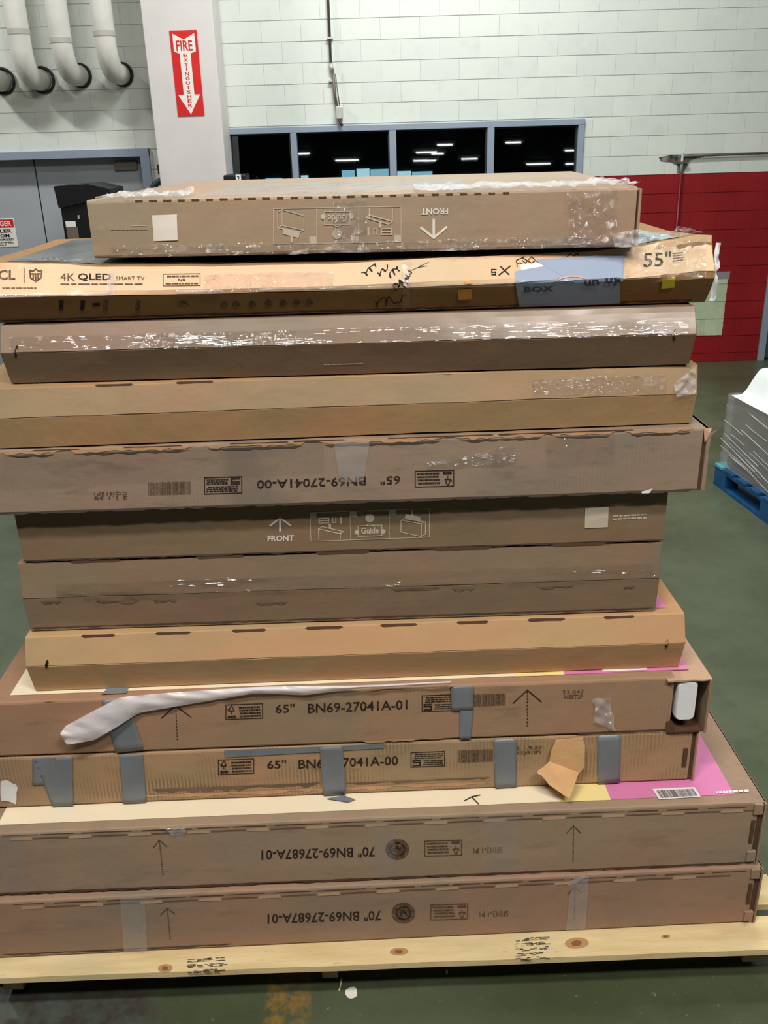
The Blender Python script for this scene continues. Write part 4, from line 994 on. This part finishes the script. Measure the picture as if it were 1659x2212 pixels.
# ------------------------------------------------------------------ pipes with elbows into the wall
PIPE = plain('pipe_jacket', rgb(226, 223, 216), .5, 0, .12, .25, 18); RING = plain('black_sealant', rgb(26, 24, 24), .7, 0, .3, .6, 60)
for i, (x, lb, zc, cz) in enumerate(((-3.12, 'thick white pipe at the far left edge', 2.575, 2.95), (-2.785, 'white insulated pipe second from left with black seal', 2.575, 2.90),
                          (-2.46, 'white insulated pipe between its two neighbours', 2.60, 2.83), (-2.11, 'white insulated pipe nearest the column, with rusty collar', 2.60, 2.87))):
    r = .083; R = .20; y0 = 8.12
    e = empty('insulated_pipe', (x, y0, zc), label=lb + ', elbow entering the block wall' if i != 3 else lb, cat='pipe', group='insulated pipes on the wall')
    pts = [(0, 0, 5.44-zc), (0, 0, 1.0), (0, 0, R)] + [(0, R-R*math.cos(a), R-R*math.sin(a)) for a in [math.radians(k) for k in range(10, 91, 10)]] + [(0, 8.498-y0, 0)]
    MB().tube(pts, [r*(1+.01*noise.noise(Vector((k, i, 0)))) for k in range(len(pts))], 24).build('pipe_body', PIPE, e, smooth=True)
    MB().tube([(0, 0, cz-zc-.02), (0, 0, cz-zc+.02)], r+.004, 24).build('collar', plain('collar_white', rgb(190, 184, 176), .5), e, smooth=False)
    MB().torus((.012, 8.497-y0-.018, 0), (0, 1, 0), r+.012 if i in (0, 1) else r+.001, .012, 28, 8).build('wall_seal', RING, e, smooth=True)

# ------------------------------------------------------------------ conduits
CON = plain('conduit_steel', rgb(120, 108, 106), .4, .5, .2, .2); GAL = plain('galvanised_box', rgb(190, 192, 190), .4, .3)
e = empty('electrical_conduit', (-.34, 8.47, 2.2), label='thin grey conduit dropping to a switch box above the dark window', cat='conduit')
MB().tube([(-.002, 0, 3.24), (.0, 0, .42)], .011, 10).build('conduit_tube', CON, e, smooth=True)
MB().tube([(.014, -.01, .40), (.022, -.012, .2), (.038, -.012, .085)], .012, 10).build('conduit_tube', CON, e, smooth=True)
MB().tube([(.034, 0, .36), (.05, 0, .2), (.062, -.005, .085)], .004, 8).build('wire', CON, e, smooth=True)
MB().tube([(0, 0, .44), (.006, -.004, .38)], .016, 12).build('coupling', GAL, e, smooth=True)
MB().box((.028, -.045, .010), (.082, .022, .105)).build('junction_box', GAL, e, bevel=.004)
MB().tube([(.045, -.03, .012), (.075, -.05, -.045)], .012, 10).build('plug', plain('rust_brown', rgb(80, 50, 40), .6), e, smooth=True)
for z in (.62, .30): MB().box((-.022, -.016, z), (.026, .025, z+.014)).build('clamp', GAL, e)
e = empty('wall_conduit', (2.69, 8.47, 0), label='grey conduit along the block wall with red-painted drop', cat='conduit')
REDP = plain('red_painted_pipe', rgb(120, 14, 20), .45)
MB().tube([(-.02, .0, 1.835), (.3, .0, 1.838), (1.15, 0, 1.846), (2.8, 0, 1.86)], .011, 10).build('conduit_tube', CON, e, smooth=True)
MB().tube([(-.003, -.004, 1.86), (.0, -.004, 1.70)], .012, 10).build('conduit_tube', GAL, e, smooth=True)
MB().tube([(.0, -.004, 1.70), (.02, -.004, .02)], .012, 10).build('conduit_tube', REDP, e, smooth=True)
V = [(-.20, .026, 1.83), (-.1, .024, 1.846), (0.02, .024, 1.845), (.10, .024, 1.85), (.22, .024, 1.842), (.08, .024, 1.80), (.05, .024, 1.745), (.03, .024, 1.70), (-.03, .024, 1.70), (-.03, .024, 1.76), (-.09, .024, 1.79), (-.18, .024, 1.80)]
mesh('scorch_smear', V, [tuple(range(12))], plain('grime', rgb(142, 134, 132), .8, 0, .6, 0, 60), e)
MB().box((-.04, -.02, 1.775), (.045, .026, 1.792)).build('clamp', CON, e)

# ------------------------------------------------------------------ black tall unit in front of the doors
e = empty('black_cabinet', (-2.31, 7.6, 0), label='tall black cabinet with flared top tray before the grey door', cat='cabinet')
MB().box((-.19, 0, 0), (.13, .36, 1.66)).build('cabinet_body', BLACK, e, bevel=.01)
V = [(-.21, -.02, 1.765), (.06, -.02, 1.775), (.225, -.02, 1.735), (.225, -.02, 1.685), (.12, -.02, 1.66), (-.195, -.02, 1.60)]
V += [(x, .40, z) for x, y_, z in V]; n = 6
mesh('top_tray', V, [tuple(range(n)), tuple(reversed(range(n, 2*n)))] + [(k, k+n, (k+1) % n+n, (k+1) % n) for k in range(n)], BLACK, e)
MB().box((.13, -.01, 1.40), (.16, .02, 1.68)).build('bracket', BLACK, e)
MB().box((-.165, -.004, 1.455), (-.085, 0, 1.50)).build('white_tag', WHITE, e); MB().box((-.165, -.004, 1.36), (-.075, 0, 1.452)).build('brown_tag', plain('brown_tag', rgb(110, 96, 84), .6), e)
MB().tube([(-.055, -.01, 1.515), (-.05, -.01, 1.545)], .008, 8).build('knob', GAL, e)
e = empty('fire_hose_reel', (-1.90, 8.30, 1.62), label='dark green curved hose reel half hidden behind the column', cat='reel')
MB().torus((.13, -.04, -.02), (0, 1, 0), .17, .026, 36, 10).build('reel_rim', plain('dark_green_rubber', rgb(34, 58, 54), .5), e, smooth=True)
MB().tube([(.13, -.08, -.02), (.13, .19, -.02)], .05, 20).build('reel_hub', BLACK, e)
MB().box((.04, .04, .19), (.22, .19, .27)).build('reel_bracket', BLACK, e)
for a in range(0, 180, 45):
    d = Vector((math.cos(math.radians(a)), 0, math.sin(math.radians(a))))*.16
    MB().tube([Vector((.13, -.04, -.02))-d, Vector((.13, -.04, -.02))+d], .008, 8).build('spoke', BLACK, e)
a = aty(497, 380, 8.0); b_ = aty(548, 358, 8.0)
e = empty('black_equipment_case', (-1.13, 8.0, 0), label='black equipment case with a small number 2 tag beneath the window', cat='case')
MB().box((-.12, 0, 0), (.06, .3, 1.80)).build('case_body', BLACK, e, bevel=.01); MB().box((.06, .04, 0), (.13, .3, 1.73)).build('case_side', BLACK, e, bevel=.006)
q0 = aty(510, 393, 7.996); q1 = aty(520, 377, 7.996)
MB().box((q0.x+1.13, -.004, q0.z), (q1.x+1.13, 0, q1.z)).build('number_tag', WHITE, e)
wall_map(e, 'tag_text', sub(textmesh('2', .02), .25, .15, .75, .85), ((q0.x+1.13, q1.z), (q1.x+1.13, q1.z), (q1.x+1.13, q0.z), (q0.x+1.13, q0.z)), -.0055, BLACK)

# ------------------------------------------------------------------ film-wrapped load on the blue pallet, right
BLUE = plain('blue_pallet_paint', rgb(16, 84, 140), .5, 0, .3, .4, 30); BLUE2 = plain('blue_pallet_worn', rgb(96, 176, 190), .5, 0, .3, .4, 30)
a_ = math.atan2(.076, .645)
bp = empty('blue_pallet', (2.055, 5.285, 0), -math.pi/2 + a_, label='blue painted pallet under the film-wrapped load at right', cat='pallet')
# local x runs toward the camera, local y to the right
LN, WD = 1.25, 1.1
for i, x in enumerate([.0, .13, .28, .43, .58, .73, .88, 1.03, 1.15]):
    MB().box((x, 0, .122), (x+.098, WD, .14)).build('deck_board', BLUE2 if i in (0,) else BLUE, bp, bevel=.002)
for yy in (0.005, WD/2-.05, WD-.1):
    for x in (0, LN/2-.07, LN-.14):
        MB().box((x, yy, .02), (x+.14, yy+.09, .104)).build('block', BLUE, bp, bevel=.003)
    MB().box((0, yy, .104), (LN, yy+.09, .122)).build('stringer_board', BLUE, bp); MB().box((0, yy, 0), (LN, yy+.09, .02)).build('bottom_board', BLUE, bp)
wl = empty('wrapped_load', (2.055, 5.285, .14), -math.pi/2 + a_, label='white-topped load wound in clear stretch film on the blue pallet', cat='load')
BX = cardboard('grey_carton', (104, 94, 82), dirt=.5, streak=0, seed=21)
WT = plain('white_top_sheet', rgb(232, 236, 236), .5, 0, .03, .1)
for i in range(3):
    for j in range(2):
        MB().box((.05+i*.375, .05+j*.5, .002), (.05+i*.375+.37, .05+j*.5+.495, .43)).build('carton', BX, wl, bevel=.004)
MB().box((.07, .22, .433), (1.12, 1.0, .575)).build('carton', BX, wl, bevel=.004)
def drape(lo, hi, zlo, zhi, nx=44):
    V, F = [], []
    for i in range(nx+1):
        for j in range(nx+1):
            x = -.0+1.22*i/nx; y_ = 1.1*j/nx
            dx = max(x-1.16, 0); dy = max(.19-y_, 0, y_-1.05); d = math.hypot(dx, dy)
            k = max(0, 1-d/.13); k = k*k*(3-2*k)
            xx = .035+x*(1.16/1.22); yy = .035+y_*(1.03/1.1)
            V.append((xx, yy, .436+.155*k+.004*noise.noise(Vector((x*8, y_*8, 1)))))
    for i in range(nx):
        for j in range(nx): a = i*(nx+1)+j; F.append((a, a+1, a+nx+2, a+nx+1))
    return V, F
V, F = drape(0, 0, 0, 0); mesh('top_sheet', V, F, WT, wl, smooth=True)
FILMM2 = plain('roped_film', rgb(206, 206, 208), .3, 0, .1, 0)
WF = film('wound_film', .10, (.95, .97, 1), .14, 5, .8, stretch=(.5, .5, 4), milk=.16)
V, F = [], []; NU, NV = 120, 14
per = [(.02, .02), (1.21, .02), (1.21, 1.08), (.02, 1.08)]
for i in range(NU):
    t_ = i/NU*4; s_ = int(t_); k = t_-s_; p0, p1 = per[s_], per[(s_+1) % 4]
    for j in range(NV+1):
        x = p0[0]*(1-k)+p1[0]*k; y_ = p0[1]*(1-k)+p1[1]*k; z = .004+.44*j/NV
        n_ = .006*noise.noise(Vector((t_*3+z*5, z*30-t_*2, 3))); nrm = ((0, -1), (1, 0), (0, 1), (-1, 0))[s_]
        V.append((x+nrm[0]*n_, y_+nrm[1]*n_, z+.003*noise.noise(Vector((t_*4, j, 8)))))
for i in range(NU):
    for j in range(NV): a = i*(NV+1)+j; b_ = ((i+1) % NU)*(NV+1)+j; F.append((a, b_, b_+1, a+1))
mesh('wound_film', V, F, WF, wl, smooth=True)
rr_ = random.Random(4); mb = MB()
for k in range(26):
    x = rr_.uniform(0, .8); z = rr_.uniform(.06, .42); l = rr_.uniform(.15, .45)
    mb.tube([(x+l*q/5, .008+.002*math.sin(k+q), max(.02, z-l*.10*q/5-(.02 if k % 3 else .0)*q/5)) for q in range(6)], rr_.uniform(.0008, .0020), 6)
mb.build('film_rope', FILMM2, wl, kind='stuff', label='roped white creases of the stretch film')

# ------------------------------------------------------------------ hall fittings behind the camera (seen as reflections in the glass)
TUBE = emit('lit_tube', (1, .98, .94, 1), 9.)
tt = math.atan2(.03, .402); nrm = Vector((0, -math.cos(tt), math.sin(tt)))
for px, py, hw, lb in ((650, 334, .35, 'lit hall fixture mirrored at the left end of the second window pane'), (750, 348, .5, 'lit hall fixture mirrored low in the second window pane'),
        (961, 315, .3, 'lit hall fixture mirrored highest in the third window pane'), (921, 331, .42, 'lit hall fixture mirrored in the third pane, left of a twin'), (945, 334, .25, 'short lit hall fixture mirrored beside its longer twin in the third pane'),
        (908, 349, .3, 'lit hall fixture mirrored lowest left in the third window pane'), (927, 349, .3, 'lit hall fixture mirrored lowest, second from left in the third pane'), (1014, 345, .35, 'lit hall fixture mirrored at the right of the third window pane'),
        (1109, 310, .3, 'lit hall fixture mirrored highest in the right-hand window pane'), (1163, 356, .55, 'long lit hall fixture mirrored low in the right-hand window pane'), (1231, 327, .2, 'lit hall fixture mirrored at the right edge of the last pane'),
        (1231, 356, .2, 'lit hall fixture mirrored in the lower right corner of the last pane')):
    r = ray(px, py); g_ = aty(px, py, 8.525); r2 = r - nrm*(2*r.dot(nrm)); q = g_ + r2*((5.30-g_.z)/r2.z)
    if q.y < -44: q = g_ + r2*((-44-g_.y)/r2.y)
    e = empty('ceiling_light', (q.x, q.y, q.z), label=lb, cat='light', group='fluorescent fixtures in the hall')
    MB().box((-hw-.05, -.12, .05), (hw+.05, .12, 5.45-q.z)).build('fixture_body', GAL, e); MB().box((-hw*.85, -.022, .01), (hw*.85, .022, .05)).build('lit_tube', TUBE, e)

# pieces that belong to a part go one level deeper
for o in list(bpy.data.objects):
    base = o.name.split('.')[0]
    want = {'barcode': 'barcode_sticker', 'printed_seal_ring': 'printed_seal', 'tape_print': 'blue_tape', 'lit_tube': 'fixture_body', 'tag_text': 'number_tag', 'sign_arrow': 'sign_plate', 'sign_header': 'sign_plate', 'sign_text': 'sign_plate', 'leaf_gap': 'door_frame', 'glazing_bead': 'window_frame', 'reel_bracket': 'reel_hub'}.get(base)
    if want and o.parent:
        for c_ in o.parent.children:
            if c_.name.split('.')[0] == want: o.parent = c_; break
